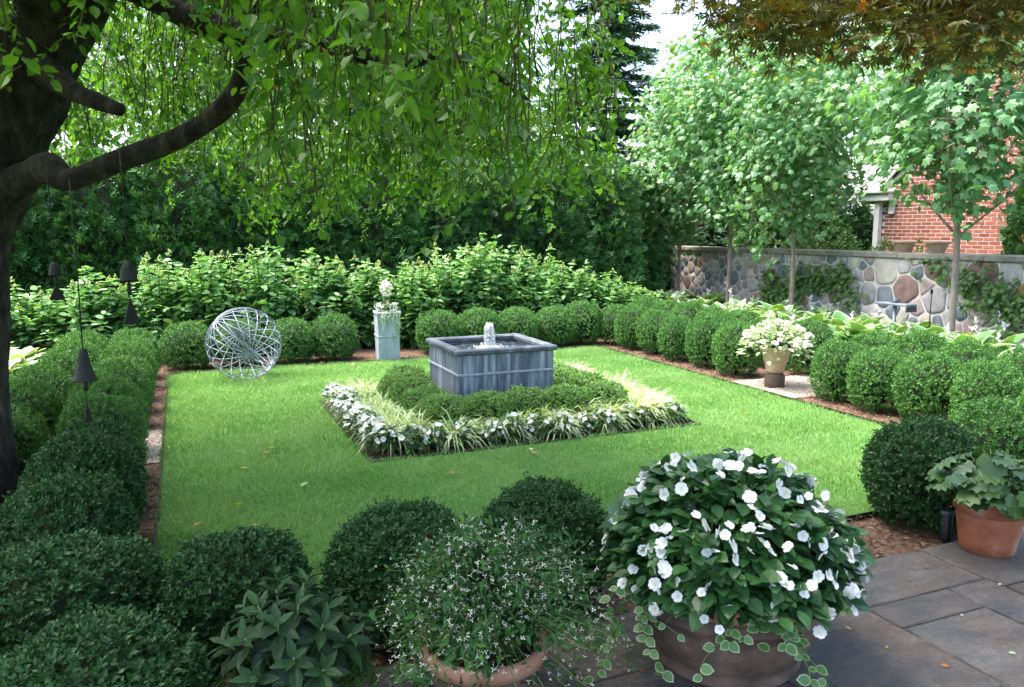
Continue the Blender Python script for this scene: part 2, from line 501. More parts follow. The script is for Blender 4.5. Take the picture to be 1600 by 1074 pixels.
T_MAPLE = polar_leaf([(0, .68), (22, .40), (48, .62), (75, .33), (105, .46), (150, .26), (180, .32), (210, .26), (255, .46),
                      (285, .33), (312, .62), (338, .40)])
_v, _f = [], []
for a in (-105, -68, -34, 0, 34, 68, 105):
    L_ = 1.0 - abs(a) * .0042
    i0 = len(_v)
    dx, dy = sin(radians(a)), cos(radians(a))
    _v += [(0, 0, 0), (dx * L_ * .45 + dy * .105, dy * L_ * .45 - dx * .105, .03), (dx * L_, dy * L_, -.10),
           (dx * L_ * .45 - dy * .105, dy * L_ * .45 + dx * .105, .03)]
    _f += [(i0, i0 + 1, i0 + 2, i0 + 3)]
T_JMAPLE = T(_v, _f)
_v, _f = [], []
for j, (a, L_, y0) in enumerate([(-52, .42, .05), (-40, .55, .2), (-24, .55, .42), (0, .62, .38), (24, .55, .42), (40, .55, .2), (52, .42, .05)]):
    i0 = len(_v)
    dx, dy = sin(radians(a)), cos(radians(a))
    zz = .05 * ((j % 3) - 1)
    _v += [(0, y0, 0), (dx * L_ * .55 + dy * .085, y0 + dy * L_ * .55 - dx * .085, zz), (dx * L_, y0 + dy * L_, zz * 2),
           (dx * L_ * .55 - dy * .085, y0 + dy * L_ * .55 + dx * .085, zz)]
    _f += [(i0, i0 + 1, i0 + 2, i0 + 3)]
T_SPRAY = T(_v, _f)


def blade_t(bend, w=.05):
    pts = []
    for t_ in (0, .4, .75, 1):
        a = bend * t_ * t_
        pts.append((t_ * cos(a * .8), -t_ * sin(a)))
    v = []
    for i, (y, z) in enumerate(pts[:3]):
        ww = w * (1, .9, .6)[i]
        v += [(-ww, y, z), (ww, y, z)]
    v.append((0, pts[3][0], pts[3][1]))
    return T(v, [(0, 1, 3, 2), (2, 3, 5, 4), (4, 5, 6)])


T_BLADES = [blade_t(b) for b in (.25, .6, 1.0)]
T_RIBBON = [blade_t(b, .035) for b in (.5, .9, 1.3)]
T_GRASS = T([(-.05, 0, 0), (.05, 0, 0), (.035, .6, -.05), (-.035, .6, -.05), (0, 1, -.2)], [(0, 1, 2, 3), (3, 2, 4)])


def hosta_t():
    v, f, mk = [], [], []
    us = (-1, -.72, 0, .72, 1)
    ts = (0, .16, .4, .66, .86, 1.0)
    ws = (.02, .21, .30, .25, .13, .01)
    for t_, w in zip(ts, ws):
        for u in us:
            z = .22 * t_ - .5 * t_ ** 2.4 + .10 * abs(u) * w / .3
            v.append((u * w, t_ * .95, z))
            mk.append(.85 if abs(u) > .9 or t_ > .97 else 0.0)
    for i in range(5):
        for j in range(4):
            a = i * 5 + j
            f.append((a, a + 1, a + 6, a + 5))
    return T(v, f, mk)


T_HOSTA = hosta_t()
T_ROUNDV = T([(0, 0, 0), (.22, .05, .03), (.40, .32, .05), (.33, .68, .03), (0, .98, -.08), (-.33, .68, .03), (-.40, .32, .05), (-.22, .05, .03),
              (.15, .15, .01), (.28, .36, .02), (.2, .62, .01), (0, .8, -.03), (-.2, .62, .01), (-.28, .36, .02), (-.15, .15, .01)],
             [(0, 1, 8), (1, 2, 9, 8), (2, 3, 10, 9), (3, 4, 11, 10), (4, 5, 12, 11), (5, 6, 13, 12), (6, 7, 14, 13), (7, 0, 14),
              (0, 8, 14), (8, 9, 13, 14), (9, 10, 12, 13), (10, 11, 12)],
             [1] * 8 + [0] * 7)
_pts = []
for i in range(18):
    a = i * 20
    _pts.append((a, (.52 + (.05 if i % 2 else -.02)) * (0.55 if i == 9 else 1)))
T_ROUND = polar_leaf(_pts, -.02)
for i in range(1, 19):
    T_ROUND.v[i, 2] += .07 * (1 if i % 2 else -1)


def flower_t(petals=5, r=.5, cup=.10):
    v, f, mk = [(0, 0, -.02)], [], [.9]
    for i in range(petals):
        a0 = 2 * pi * i / petals
        i0 = len(v)
        lift = .05 * (i % 2) + .02 * (i % 3)
        for da, rr, zz in ((-.62, .45, .02), (-.60, .82, cup), (-.22, 1.0, cup * .7), (0, .90, cup * .5), (.22, 1.0, cup * .4), (.60, .82, cup * .2), (.62, .45, 0)):
            v.append((r * rr * sin(a0 + da * 1.1), r * rr * cos(a0 + da * 1.1), zz + lift * rr - .10 * rr * rr * (i == 2)))
            mk.append(0)
        f += [(0, i0, i0 + 1, i0 + 2, i0 + 3), (0, i0 + 3, i0 + 4, i0 + 5, i0 + 6)]
    return T(v, f, mk)


T_FLOWER = flower_t()
T_BRACT = T([(0, 0, 0), (.2, .5, .1), (0, 1, .15), (-.2, .5, .1), (0, 0, 0), (.55, -.05, .1), (.8, -.45, .12), (.3, -.35, .1),
             (0, 0, 0), (-.3, -.35, .1), (-.8, -.45, .12), (-.55, -.05, .1)],
            [(0, 1, 2, 3), (4, 7, 6, 5), (8, 11, 10, 9)])
T_CHIP = T([(-.18, -.5, 0), (.18, -.45, .03), (.22, .5, .06), (-.15, .45, .02)], [(0, 1, 2, 3)])
T_OCT = T([(0, 0, .35), (.5, 0, 0), (0, .5, 0), (-.5, 0, 0), (0, -.5, 0), (0, 0, -.35)],
          [(0, 1, 2), (0, 2, 3), (0, 3, 4), (0, 4, 1), (5, 2, 1), (5, 3, 2), (5, 4, 3), (5, 1, 4)])


def tube(acc, pts, rad, sides=8, mat=0, cap=True, tint=0.5, smooth=True, wob=0.0, rng=None, ridge=0.0):
    P = np.asarray(pts, float)
    k = len(P)
    R = np.broadcast_to(np.asarray(rad, float), (k,))
    tan = np.zeros_like(P)
    tan[1:-1] = P[2:] - P[:-2]
    tan[0] = P[1] - P[0]
    tan[-1] = P[-1] - P[-2]
    tan = norm(tan)
    ref = np.array((0.0, 0.0, 1.0)) if abs(tan[0][2]) < .8 else np.array((1.0, 0.0, 0.0))
    u = norm(np.cross(tan[0], ref))
    V = []
    for i in range(k):
        u = norm(u - tan[i] * np.dot(u, tan[i]))
        w = np.cross(tan[i], u)
        for j in range(sides):
            a = 2 * pi * j / sides
            r = R[i] * (1 + (wob * (rng.random() - .5) if wob else 0))
            if ridge:
                q_ = i * .35
                r *= 1 + ridge * (abs(sin(4 * a + .7 * sin(q_) + .3 * q_)) + .6 * abs(sin(7 * a - .5 * q_ + 1.3 * sin(q_ * .6))) - .9) + .04 * sin(q_ * .8 + 2 * a)
            V.append(P[i] + r * (cos(a) * u + sin(a) * w))
    F = []
    for i in range(k - 1):
        for j in range(sides):
            j2 = (j + 1) % sides
            F.append((i * sides + j, i * sides + j2, (i + 1) * sides + j2, (i + 1) * sides + j))
    if cap:
        F.append(tuple(reversed(range(sides))))
        F.append(tuple((k - 1) * sides + j for j in range(sides)))
    acc.add(V, F, mat, tint, 0, smooth)


def smooth_path(pts, rad, n=6):
    """Catmull-Rom through points"""
    P = np.asarray(pts, float)
    R = np.asarray(rad, float)
    P = np.vstack([2 * P[0] - P[1], P, 2 * P[-1] - P[-2]])
    R = np.concatenate([[R[0]], R, [R[-1]]])
    op, orr = [], []
    for i in range(1, len(P) - 2):
        for t_ in np.linspace(0, 1, n, endpoint=False):
            a, b, c, d = P[i - 1], P[i], P[i + 1], P[i + 2]
            op.append(.5 * (2 * b + (c - a) * t_ + (2 * a - 5 * b + 4 * c - d) * t_ ** 2 + (3 * b - a - 3 * c + d) * t_ ** 3))
            orr.append(R[i] + (R[i + 1] - R[i]) * t_)
    op.append(P[-2])
    orr.append(R[-2])
    return np.array(op), np.array(orr)


def lathe(acc, prof, sides=32, mat=0, c=(0, 0, 0), smooth=True, tint=.5):
    V, F = [], []
    for r, z in prof:
        for j in range(sides):
            a = 2 * pi * j / sides
            V.append((c[0] + r * cos(a), c[1] + r * sin(a), c[2] + z))
    for i in range(len(prof) - 1):
        for j in range(sides):
            j2 = (j + 1) % sides
            F.append((i * sides + j, i * sides + j2, (i + 1) * sides + j2, (i + 1) * sides + j))
    F.append(tuple(reversed(range(sides))))
    F.append(tuple((len(prof) - 1) * sides + j for j in range(sides)))
    acc.add(V, F, mat, tint, 0, smooth)


def box(acc, x0, x1, y0, y1, z0, z1, mat=0, bev=0.0):
    b = min(bev, (x1 - x0) * .3, (y1 - y0) * .3, (z1 - z0) * .3)
    if b <= 0:
        V = [(x, y, z) for z in (z0, z1) for x, y in ((x0, y0), (x1, y0), (x1, y1), (x0, y1))]
        acc.add(V, [(3, 2, 1, 0), (4, 5, 6, 7), (0, 1, 5, 4), (1, 2, 6, 5), (2, 3, 7, 6), (3, 0, 4, 7)], mat)
        return
    rings = [(b, z0), (0, z0 + b), (0, z1 - b), (b, z1)]
    V = []
    for ins, z in rings:
        V += [(x0 + ins, y0 + ins, z), (x1 - ins, y0 + ins, z), (x1 - ins, y1 - ins, z), (x0 + ins, y1 - ins, z)]
    F = [(3, 2, 1, 0), (12, 13, 14, 15)]
    for i in range(3):
        for j in range(4):
            j2 = (j + 1) % 4
            F.append((i * 4 + j, i * 4 + j2, i * 4 + 4 + j2, i * 4 + 4 + j))
    acc.add(V, F, mat)


def blob(acc, c, r, rng, mat=0, seg=14, rings=8, rough=.06, smooth=True, zmin=None):
    V, F = [], []
    for i in range(rings + 1):
        ph = pi * i / rings
        for j in range(seg):
            a = 2 * pi * j / seg
            k = 1 + rough * (rng.random() - .5) * 2
            z = c[2] + r[2] * cos(ph) * k
            if zmin is not None:
                z = max(z, zmin)
            V.append((c[0] + r[0] * sin(ph) * cos(a) * k, c[1] + r[1] * sin(ph) * sin(a) * k, z))
    for i in range(rings):
        for j in range(seg):
            j2 = (j + 1) % seg
            F.append((i * seg + j, (i + 1) * seg + j, (i + 1) * seg + j2, i * seg + j2))
    acc.add(V, F, mat, .5, 0, smooth)


# ------------------------------------------------------------------ objects
def tag(o, label=None, cat=None, group=None, kind=None):
    if label:
        o['label'] = label
    if cat:
        o['category'] = cat
    if group:
        o['group'] = group
    if kind:
        o['kind'] = kind
    return o


def obj(name, me, parent=None, loc=(0, 0, 0)):
    o = bpy.data.objects.new(name, me)
    COL.objects.link(o)
    o.location = loc
    if parent is not None:
        o.parent = parent
    return o


def thing(name, label, cat, loc=(0, 0, 0), rz=0.0, sc=1.0, group=None):
    o = bpy.data.objects.new(name, None)
    COL.objects.link(o)
    o.location = loc
    o.rotation_euler = (0, 0, rz)
    o.scale = (sc, sc, sc) if isinstance(sc, (int, float)) else sc
    o.empty_display_size = .1
    return tag(o, label, cat, group)


def made(name, label, cat, parts, loc=(0, 0, 0), rz=0.0, sc=1.0, group=None):
    """a thing from shared part meshes: parts = [(name, mesh), ...]"""
    t_ = thing(name, label, cat, loc, rz, sc, group)
    for nm, me in parts:
        o_ = obj(nm, me, t_)
        if nm in ('flowers', 'flower_buds', 'flower_stalk'):
            o_['kind'] = 'stuff'
    return t_


def piece(name, me, parent, pos, d, n, scale, w=1.0):
    """one leaf, flower or panicle of its own, sharing its mesh"""
    d = norm(np.asarray(d, float))
    x = np.cross(d, n)
    x = x / max(np.linalg.norm(x), 1e-6)
    z = np.cross(x, d)
    o_ = bpy.data.objects.new(name, me)
    COL.objects.link(o_)
    o_.parent = parent
    M = Matrix.Identity(4)
    for i_ in range(3):
        M[i_][0], M[i_][1], M[i_][2], M[i_][3] = x[i_] * scale * w, d[i_] * scale, z[i_] * scale, pos[i_]
    o_.matrix_local = M
    return o_


def single(tpl, mat, name, tints=(.2, .5, .8), smooth=False):
    out = []
    for t_ in tints:
        a_ = Acc()
        scatter(a_, tpl, [(0, 0, 0)], (0, 1.0, 0), (0, 0, 1.0), 1.0, 0, t_, smooth=smooth)
        out.append(a_.mesh(name, [mat]))
    return out


ORD = ['first', 'second', 'third', 'fourth', 'fifth', 'sixth', 'seventh', 'eighth', 'ninth', 'tenth', 'eleventh', 'twelfth',
       'thirteenth', 'fourteenth', 'fifteenth', 'sixteenth', 'seventeenth', 'eighteenth', 'nineteenth', 'twentieth']
RNG = np.random.default_rng(7)


def rdirs(rng, k):
    return norm(rng.normal(size=(k, 3)))


def shoots(acc, tpl, base, d, per, length, leaf, rng, spread=.9, mat=0, tint=(0, 1), tip=0.0, up=0.25):
    """short leafy shoots: base (k,3), direction d (k,3); leaves spaced along each shoot"""
    k = len(base)
    d = norm(d)
    ref = np.where(np.abs(d[:, 2:3]) > .9, np.array([[1.0, 0, 0]]), np.array([[0, 0, 1.0]]))
    u = norm(np.cross(d, ref))
    w = np.cross(d, u)
    shoot_t = rng.random(k) * (tint[1] - tint[0]) + tint[0]
    a0 = rng.random(k) * 2 * pi
    for i in range(per):
        f = (i + .5) / per
        a = a0 + i * 2.4 + rng.normal(size=k) * .3
        rad = np.cos(a)[:, None] * u + np.sin(a)[:, None] * w
        pos = base + d * (length * f)
        sp = spread * (1.15 - .55 * f)
        ld = norm(d * (1 - .35 * sp) + rad * sp + np.array((0, 0, up)) * .3)
        nn = norm(d + rad * -.35 + rng.normal(size=(k, 3)) * .25)
        s = leaf * (.75 + .5 * rng.random(k)) * (1.0 - .25 * f)
        scatter(acc, tpl, pos, ld, nn, s, mat, np.clip(shoot_t + rng.normal(size=k) * .14 + tip * f, 0, 1))


# ================================================================== THE SETTING
def sheet(name, polys, mat, z=0.0, label=None, kind='structure'):
    a = Acc()
    for p_ in polys:
        a.add([(x, y, z) for x, y in p_], [tuple(range(len(p_)))])
    o = obj(name, a.mesh(name, [mat]))
    tag(o, label, None, None, kind)
    return o


def rect(x0, x1, y0, y1):
    return [(x0, y0), (x1, y0), (x1, y1), (x0, y1)]


LX0, LX1, LY0, LY1 = -0.20, 5.48, 3.22, 9.76          # lawn
BX0, BX1, BY0, BY1 = 1.17, 4.05, 5.38, 7.66            # bed in the lawn
FX, FY = 2.65, 6.80                                    # fountain
sheet('ground', [rect(-300, 300, -200, 400)], 'land', -0.05, 'dark green ground stretching away beyond the garden')
sheet('mulch_beds', [rect(-3.5, 10.0, 2.70, 12.0)], 'mulch', -0.012, 'brown bark mulch under the clipped shrubs round the lawn')
sheet('lawn', [rect(LX0, LX1, LY0, BY0), rect(LX0, LX1, BY1, LY1), rect(LX0, BX0, BY0, BY1), rect(BX1, LX1, BY0, BY1)], 'turf', 0.0,
      'bright green mown lawn round the fountain bed')
sheet('bed_soil', [rect(BX0, BX1, BY0, BY1)], 'soil', -0.006, 'dark soil of the planted bed round the fountain')
sheet('gravel_path', [rect(-1.6, LX0 - .02, 6.02, 7.02), rect(LX1 + .02, 7.6, 5.92, 6.86)], 'gravel', -0.004,
      'pale pinkish gravel strips crossing the border beside the lawn')


def in_bed(x, y, m_=0.0):
    return (x > BX0 - m_) & (x < BX1 + m_) & (y > BY0 - m_) & (y < BY1 + m_)


# grass blades
a = Acc()
rng = np.random.default_rng(11)
n = 270000
x = rng.uniform(LX0 - .02, LX1 + .035, n) + rng.normal(size=n) * .008
y = LY0 - .01 + (LY1 + .04 - LY0) * rng.random(n)
keep = ~in_bed(x, y, -.02) | (in_bed(x, y, -.02) & ~in_bed(x, y, -.05) & (rng.random(n) < .25))
keep &= rng.random(n) < .80 + .2 * np.sin(x * 2.3 + 1.2 * np.sin(y * 1.9)) * np.sin(y * 2.7 + x)
x, y = x[keep], y[keep]
k = len(x)
dirs = norm(np.stack([rng.normal(size=k) * .45, rng.normal(size=k) * .45, np.ones(k)], 1))
cl = np.sin(x * 5.1 + np.sin(y * 3.3) * 2) * np.sin(y * 4.7 + np.sin(x * 2.9) * 2)
mow = np.sign(np.sin(y * 2 * pi / 1.05)) * .07
tn = np.clip(.45 + .16 * cl + mow + rng.normal(size=k) * .2, 0, 1)
dirs[:, 0] += mow * 3.0
scatter(a, T_GRASS, np.stack([x, y, np.full(k, -.002)], 1), dirs, rng.normal(size=(k, 3)) * (1, 1, .2),
        rng.uniform(.022, .046, k) * (1 + .2 * cl), 0, tn, wid=rng.uniform(.8, 1.6, k))
tag(obj('grass', a.mesh('grass', ['grass'])), 'short mown grass blades covering the lawn', None, None, 'stuff')

# mulch chips and gravel pebbles
a = Acc()
rng = np.random.default_rng(12)
areas = [(-.60, LX0, 2.75, 10.0, 5200), (LX1, 6.1, 3.0, 10.2, 6500), (-.6, 6.0, LY1, 10.25, 2600), (-.3, 5.4, 2.72, LY0, 4200),
         (BX0, BX1, BY0, BY1, 4200)]
for (x0, x1, y0, y1, k) in areas:
    px_, py_ = rng.uniform(x0, x1, k), rng.uniform(y0, y1, k)
    ok = ~((py_ > 5.95) & (py_ < 7.0) & ((px_ < LX0) | (px_ > LX1)))
    px_, py_ = px_[ok], py_[ok]
    k = len(px_)
    dd = norm(np.stack([rng.normal(size=k), rng.normal(size=k), rng.normal(size=k) * .18], 1))
    nn = norm(np.stack([rng.normal(size=k) * .35, rng.normal(size=k) * .35, np.ones(k)], 1))
    tt = rng.random(k) ** 1.6
    if y1 == BY1:
        tt = tt * .35
    scatter(a, T_CHIP, np.stack([px_, py_, rng.uniform(-.002, .012, k)], 1), dd, nn, rng.uniform(.012, .032, k), 0, tt)
tag(obj('mulch_chips', a.mesh('mulch_chips', ['chip'])), 'loose bark chips scattered over the planting beds', None, None, 'stuff')
a = Acc()
for (x0, x1, y0, y1, k) in [(-.75, LX0 - .02, 6.02, 7.02, 2600), (LX1 + .02, 6.6, 5.92, 6.86, 4200)]:
    scatter(a, T_OCT, np.stack([rng.uniform(x0, x1, k), rng.uniform(y0, y1, k), rng.uniform(-.004, .006, k)], 1),
            rdirs(rng, k), rdirs(rng, k), rng.uniform(.010, .024, k), 0, rng.random(k))
tag(obj('gravel_pebbles', a.mesh('gravel_pebbles', ['pebble'])), 'pale pebbles of the gravel strips beside the lawn', None, None, 'stuff')

# metal edging of lawn and bed
a = Acc()
box(a, LX0 - .012, LX0 - .006, LY0, LY1, -.03, .022)
box(a, LX1 + .006, LX1 + .012, LY0, LY1, -.03, .022)
box(a, LX0 - .012, LX1 + .012, LY0 - .012, LY0 - .006, -.03, .022)
box(a, LX0 - .012, LX1 + .012, LY1 + .006, LY1 + .012, -.03, .018)
tag(obj('lawn_edging', a.mesh('lawn_edging', ['black_metal'])), 'thin dark metal edging strip along the sides of the lawn', 'edging')
a = Acc()
box(a, BX0 + .004, BX0 + .010, BY0, BY1, -.03, .012)
box(a, BX0, BX1, BY0 + .004, BY0 + .010, -.03, .012)
box(a, BX1 - .010, BX1 - .004, BY0, BY1, -.03, .012)
tag(obj('bed_edging', a.mesh('bed_edging', ['black_metal'])), 'dark metal edging round the flower bed of the fountain', 'edging')

# terrace of flagstones
TY = 2.70
terr = thing('terrace', 'grey flagstone terrace at the end of the garden', 'terrace')
tag(terr, kind='structure')
del terr['category']
a = Acc()
box(a, .42, 6.6, -2.5, TY - .02, -.04, .020)
obj('joint_bed', a.mesh('joint_bed', ['joint']), terr)
rng = np.random.default_rng(5)
slabs = [(.5, 1.25, 2.2, TY), (1.25, 2.02, 2.3, TY), (2.02, 2.66, 2.33, TY), (2.66, 3.42, 2.33, TY), (3.42, 4.3, 2.24, TY), (4.3, 5.2, 2.1, TY),
         (1.95, 2.66, 1.7, 2.33), (2.66, 3.15, 2.14, 2.33), (2.66, 3.15, 1.55, 2.14), (3.15, 3.42, 1.9, 2.33), (3.42, 4.3, 1.6, 2.24),
         (3.15, 3.42, 1.3, 1.9), (1.25, 1.95, 1.6, 2.3), (.5, 1.25, 1.5, 2.2), (4.3, 5.2, 1.2, 2.1), (2.0, 2.66, .9, 1.7), (2.66, 3.15, .8, 1.55),
         (3.42, 4.3, .8, 1.6), (1.25, 2.0, .7, 1.6), (.5, 1.25, .6, 1.5), (5.2, 6.4, 1.4, TY), (4.3, 5.2, .3, 1.2), (3.15, 3.42, .5, 1.3)]
for (x0, x1, y0, y1) in slabs:
    a = Acc()
    gp = .004
    zt = .030 + rng.uniform(-.003, .003)
    x0, x1, y0, y1 = x0 + gp, x1 - gp, y0 + gp, y1 - gp
    cx, cy_ = (x0 + x1) / 2, (y0 + y1) / 2
    nx, ny = 5, 5
    V, F = [], []
    jx = [0] + [rng.uniform(-.004, .004) for _ in range(nx - 2)] + [0]
    for ring, (ins, z) in enumerate(((0, 0.0), (0, zt - .006), (.007, zt))):
        pts = []
        for t_ in np.linspace(0, 1, 6)[:-1]:
            pts.append((x0 + (x1 - x0) * t_, y0))
        for t_ in np.linspace(0, 1, 6)[:-1]:
            pts.append((x1, y0 + (y1 - y0) * t_))
        for t_ in np.linspace(0, 1, 6)[:-1]:
            pts.append((x1 - (x1 - x0) * t_, y1))
        for t_ in np.linspace(0, 1, 6)[:-1]:
            pts.append((x0, y1 - (y1 - y0) * t_))
        if ring == 0:
            wob = rng.uniform(-.003, .004, len(pts))
        for (px_, py_), wv in zip(pts, wob):
            dx, dy = cx - px_, cy_ - py_
            L_ = math.hypot(dx, dy)
            ix = math.copysign(ins + wv, dx) if abs(abs(dx) - (x1 - x0) / 2) < 1e-6 else 0
            iy = math.copysign(ins + wv, dy) if abs(abs(dy) - (y1 - y0) / 2) < 1e-6 else 0
            V.append((px_ + ix - cx, py_ + iy - cy_, z))
    q = 20
    for i in range(2):
        for j in range(q):
            j2 = (j + 1) % q
            F.append((i * q + j, i * q + j2, i * q + q + j2, i * q + q + j))
    F.append(tuple(range(2 * q, 3 * q)))
    a.add(V, F)
    obj('flagstone', a.mesh('flagstone', ['flag']), terr, (cx, cy_, 0))

# ------------------------------------------------------------------ field-stone wall
WX, WY0, WY1, WH = 10.0, 4.6, 14.6, 1.25
wall = thing('stone_wall', 'field stone garden wall of mixed grey and pink stones with pale mortar', 'wall', (WX, 0, 0))
a = Acc()
box(a, 0.0, .36, WY0, WY1, -.05, WH - .004)
obj('mortar', a.mesh('mortar', ['mortar']), wall)
rng = np.random.default_rng(21)
seeds = [(8.42, .80, 1.5)]
tries = 0
while len(seeds) < 290 and tries < 60000:
    tries += 1
    s_ = (rng.uniform(WY0, WY1), rng.uniform(0.0, WH))
    want = rng.choice([.5, .8, 1.0, 1.45], p=[.3, .3, .25, .15]) * (1.18 if s_[0] < 9 else .95)
    if all(math.hypot(s_[0] - q[0], s_[1] - q[1]) > .145 * (want + q[2]) for q in seeds):
        seeds.append((s_[0], s_[1], want))


def clip(poly, px_, py_, nx, ny):
    """keep the side where (p - (px,py)).n <= 0"""
    out = []
    for i in range(len(poly)):
        A, B = poly[i], poly[(i + 1) % len(poly)]
        da = (A[0] - px_) * nx + (A[1] - py_) * ny
        db = (B[0] - px_) * nx + (B[1] - py_) * ny
        if da <= 0:
            out.append(A)
        if (da < 0 < db) or (db < 0 < da):
            t_ = da / (da - db)
            out.append((A[0] + (B[0] - A[0]) * t_, A[1] + (B[1] - A[1]) * t_))
    return out


def chaikin(poly, it=2):
    for _ in range(it):
        o_ = []
        for i in range(len(poly)):
            A, B = poly[i], poly[(i + 1) % len(poly)]
            o_ += [(A[0] * .84 + B[0] * .16, A[1] * .84 + B[1] * .16), (A[0] * .16 + B[0] * .84, A[1] * .16 + B[1] * .84)]
        poly = o_
    return poly


for i, (sy, sz, sw) in enumerate(seeds):
    poly = [(WY0, 0.0), (WY1, 0.0), (WY1, WH), (WY0, WH)]
    for j, (qy, qz, qw) in enumerate(seeds):
        if i == j:
            continue
        dy, dz = qy - sy, qz - sz
        L_ = math.hypot(dy, dz)
        if L_ > 1.3:
            continue
        t_ = min(.62, max(.38, .5 + .5 * (sw ** 2 - qw ** 2) * .03 / L_ ** 2))
        mgap = .014
        poly = clip(poly, sy + dy * t_ - dy / L_ * mgap, sz + dz * t_ - dz / L_ * mgap, dy / L_, dz / L_)
        if len(poly) < 3:
            break
    if len(poly) < 3:
        continue
    poly = chaikin(poly, 2)
    ar = np.array(poly)
    c_ = ar.mean(0)
    if np.ptp(ar[:, 0]) < .05 or np.ptp(ar[:, 1]) < .04:
        continue
    q = len(poly)
    V, F = [], []
    bul = rng.uniform(.012, .024)
    for (sc_, dep) in ((1.0, 0.004), (.985, -.010), (.80, -bul), (.42, -bul * 1.25)):
        for (yy, zz) in poly:
            V.append((dep + rng.uniform(-.003, .003) * (sc_ < .95), c_[0] + (yy - c_[0]) * sc_ - c_[0], c_[1] + (zz - c_[1]) * sc_ - c_[1]))
    V.append((-bul * 1.3, 0, 0))
    for r_ in range(3):
        for j in range(q):
            j2 = (j + 1) % q
            F.append((r_ * q + j, r_ * q + q + j, r_ * q + q + j2, r_ * q + j2))
    for j in range(q):
        F.append((3 * q + j, 4 * q, 3 * q + (j + 1) % q))
    a = Acc()
    a.add(V, F, 0, .5, 0, True)
    mi = 5 if i == 0 else int(rng.choice(7, p=[.20, .18, .20, .14, .18, .07, .03]))
    obj('stone', a.mesh('stone', ['stone_%d' % mi]), wall, (0, c_[0], c_[1]))
y0 = WY0
while y0 < WY1 - .1:
    y1 = min(WY1 + .03, y0 + rng.uniform(1.0, 1.5))
    a = Acc()
    box(a, -.05, .41, y0 + .004, y1 - .004, WH, WH + .085 + rng.uniform(-.003, .003), 0, .012)
    obj('coping_stone', a.mesh('coping_stone', ['coping']), wall)
    y0 = y1

# ------------------------------------------------------------------ brick house
HX = 13.2
HYL, HYR = 11.95, 6.8
house = thing('brick_house', 'red brick house with white eave and downspout behind the stone wall', 'house', (HX, 0, 0))


def gable(yy):      # height of the gable wall at a place along it
    ridge = 8.6
    return 2.36 + (HYL - max(yy, ridge)) * .95 - max(0, ridge - yy) * .95


a = Acc()
V = [(0, HYR, 0), (0, HYL, 0), (0, HYL, 2.36), (0, 8.6, gable(8.6)), (0, HYR, gable(HYR)),
     (6, HYR, 0), (6, HYL, 0), (6, HYL, 2.36), (6, 8.6, gable(8.6)), (6, HYR, gable(HYR))]
a.add(V, [(4, 3, 2, 1, 0), (5, 6, 7, 8, 9), (0, 1, 6, 5), (1, 2, 7, 6), (2, 3, 8, 7), (3, 4, 9, 8), (4, 0, 5, 9)])
obj('wall', a.mesh('wall', ['brick_mortar']), house)
BL, BH, MJ = .200, .055, .016
bm_ = []
for mi in range(3):
    a = Acc()
    box(a, -.006, .03, 0, BL, 0, BH, 0, .003)
    bm_.append(a.mesh('brick', ['brick_%d' % mi]))
rest = Acc()
cand = []
row = 0
z = 0.0
rng = np.random.default_rng(3)
while z < 5.6:
    yy = HYR + (0 if row % 2 else (BL + MJ) / 2)
    while yy + BL < HYL:
        if z + BH < gable(yy) - .04 and z + BH < gable(yy + BL) - .04:
            cand.append((yy, z))
        yy += BL + MJ
    z += BH + MJ
    row += 1
vis = [c_ for c_ in cand if 9.45 < c_[0] < 11.95 and 1.28 < c_[1] < 2.9]
vis.sort(key=lambda c_: (abs(c_[1] - 1.75) * 1.2 + abs(c_[0] - 10.9) * .6))
big = set(vis[:300])
for c_ in cand:
    if c_ in big:
        obj('brick', bm_[int(rng.integers(3))], house, (0, c_[0], c_[1]))
    else:
        box(rest, -.006, .03, c_[0], c_[0] + BL, c_[1], c_[1] + BH, int(rng.integers(3)))
ro = obj('bricks', rest.mesh('bricks', ['brick_0', 'brick_1', 'brick_2']), house)
tag(ro, kind='stuff')
a = Acc()
for s_, yA, yB in ((1, HYL + .22, 8.6), (-1, 8.6, HYR - .3)):
    zA = gable(8.6) - abs(yA - 8.6) * .95 + .06
    zB = gable(8.6) - abs(yB - 8.6) * .95 + .06
    V = [(-.08, yA, zA), (-.08, yB, zB), (6.2, yB, zB), (6.2, yA, zA), (-.08, yA, zA + .09), (-.08, yB, zB + .09), (6.2, yB, zB + .09), (6.2, yA, zA + .09)]
    a.add(V, [(0, 1, 2, 3), (7, 6, 5, 4), (0, 4, 5, 1), (1, 5, 6, 2), (2, 6, 7, 3), (3, 7, 4, 0)])
rf_ = obj('roof', a.mesh('roof', ['roofing']), house)
a = Acc()
for yA, yB in ((HYL + .22, 8.6), (8.6, HYR - .3)):
    zA = gable(8.6) - abs(yA - 8.6) * .95 + .02
    zB = gable(8.6) - abs(yB - 8.6) * .95 + .02
    V = [(x, yy, zz + q) for x in (-.12, -.082) for (yy, zz) in ((yA, zA), (yB, zB)) for q in (0, .15)]
    a.add(V, [(0, 1, 3, 2), (4, 6, 7, 5), (0, 4, 5, 1), (2, 3, 7, 6), (1, 5, 7, 3), (0, 2, 6, 4)])
obj('rake_board', a.mesh('rake_board', ['white_paint']), rf_)
a = Acc()
box(a, -.20, .10, HYL - .42, HYL + .34, 2.25, 2.40, 0, .02)
box(a, -.26, .12, HYL - .46, HYL + .40, 2.402, 2.47, 0, .02)
box(a, -.05, .001, HYL - .42, HYL - .30, 2.0, 2.248, 0, .004)
obj('eave_return', a.mesh('eave_return', ['white_paint']), house)
a = Acc()
box(a, -.12, -.02, HYL - .14, HYL - .02, 0, 2.248, 0, .015)
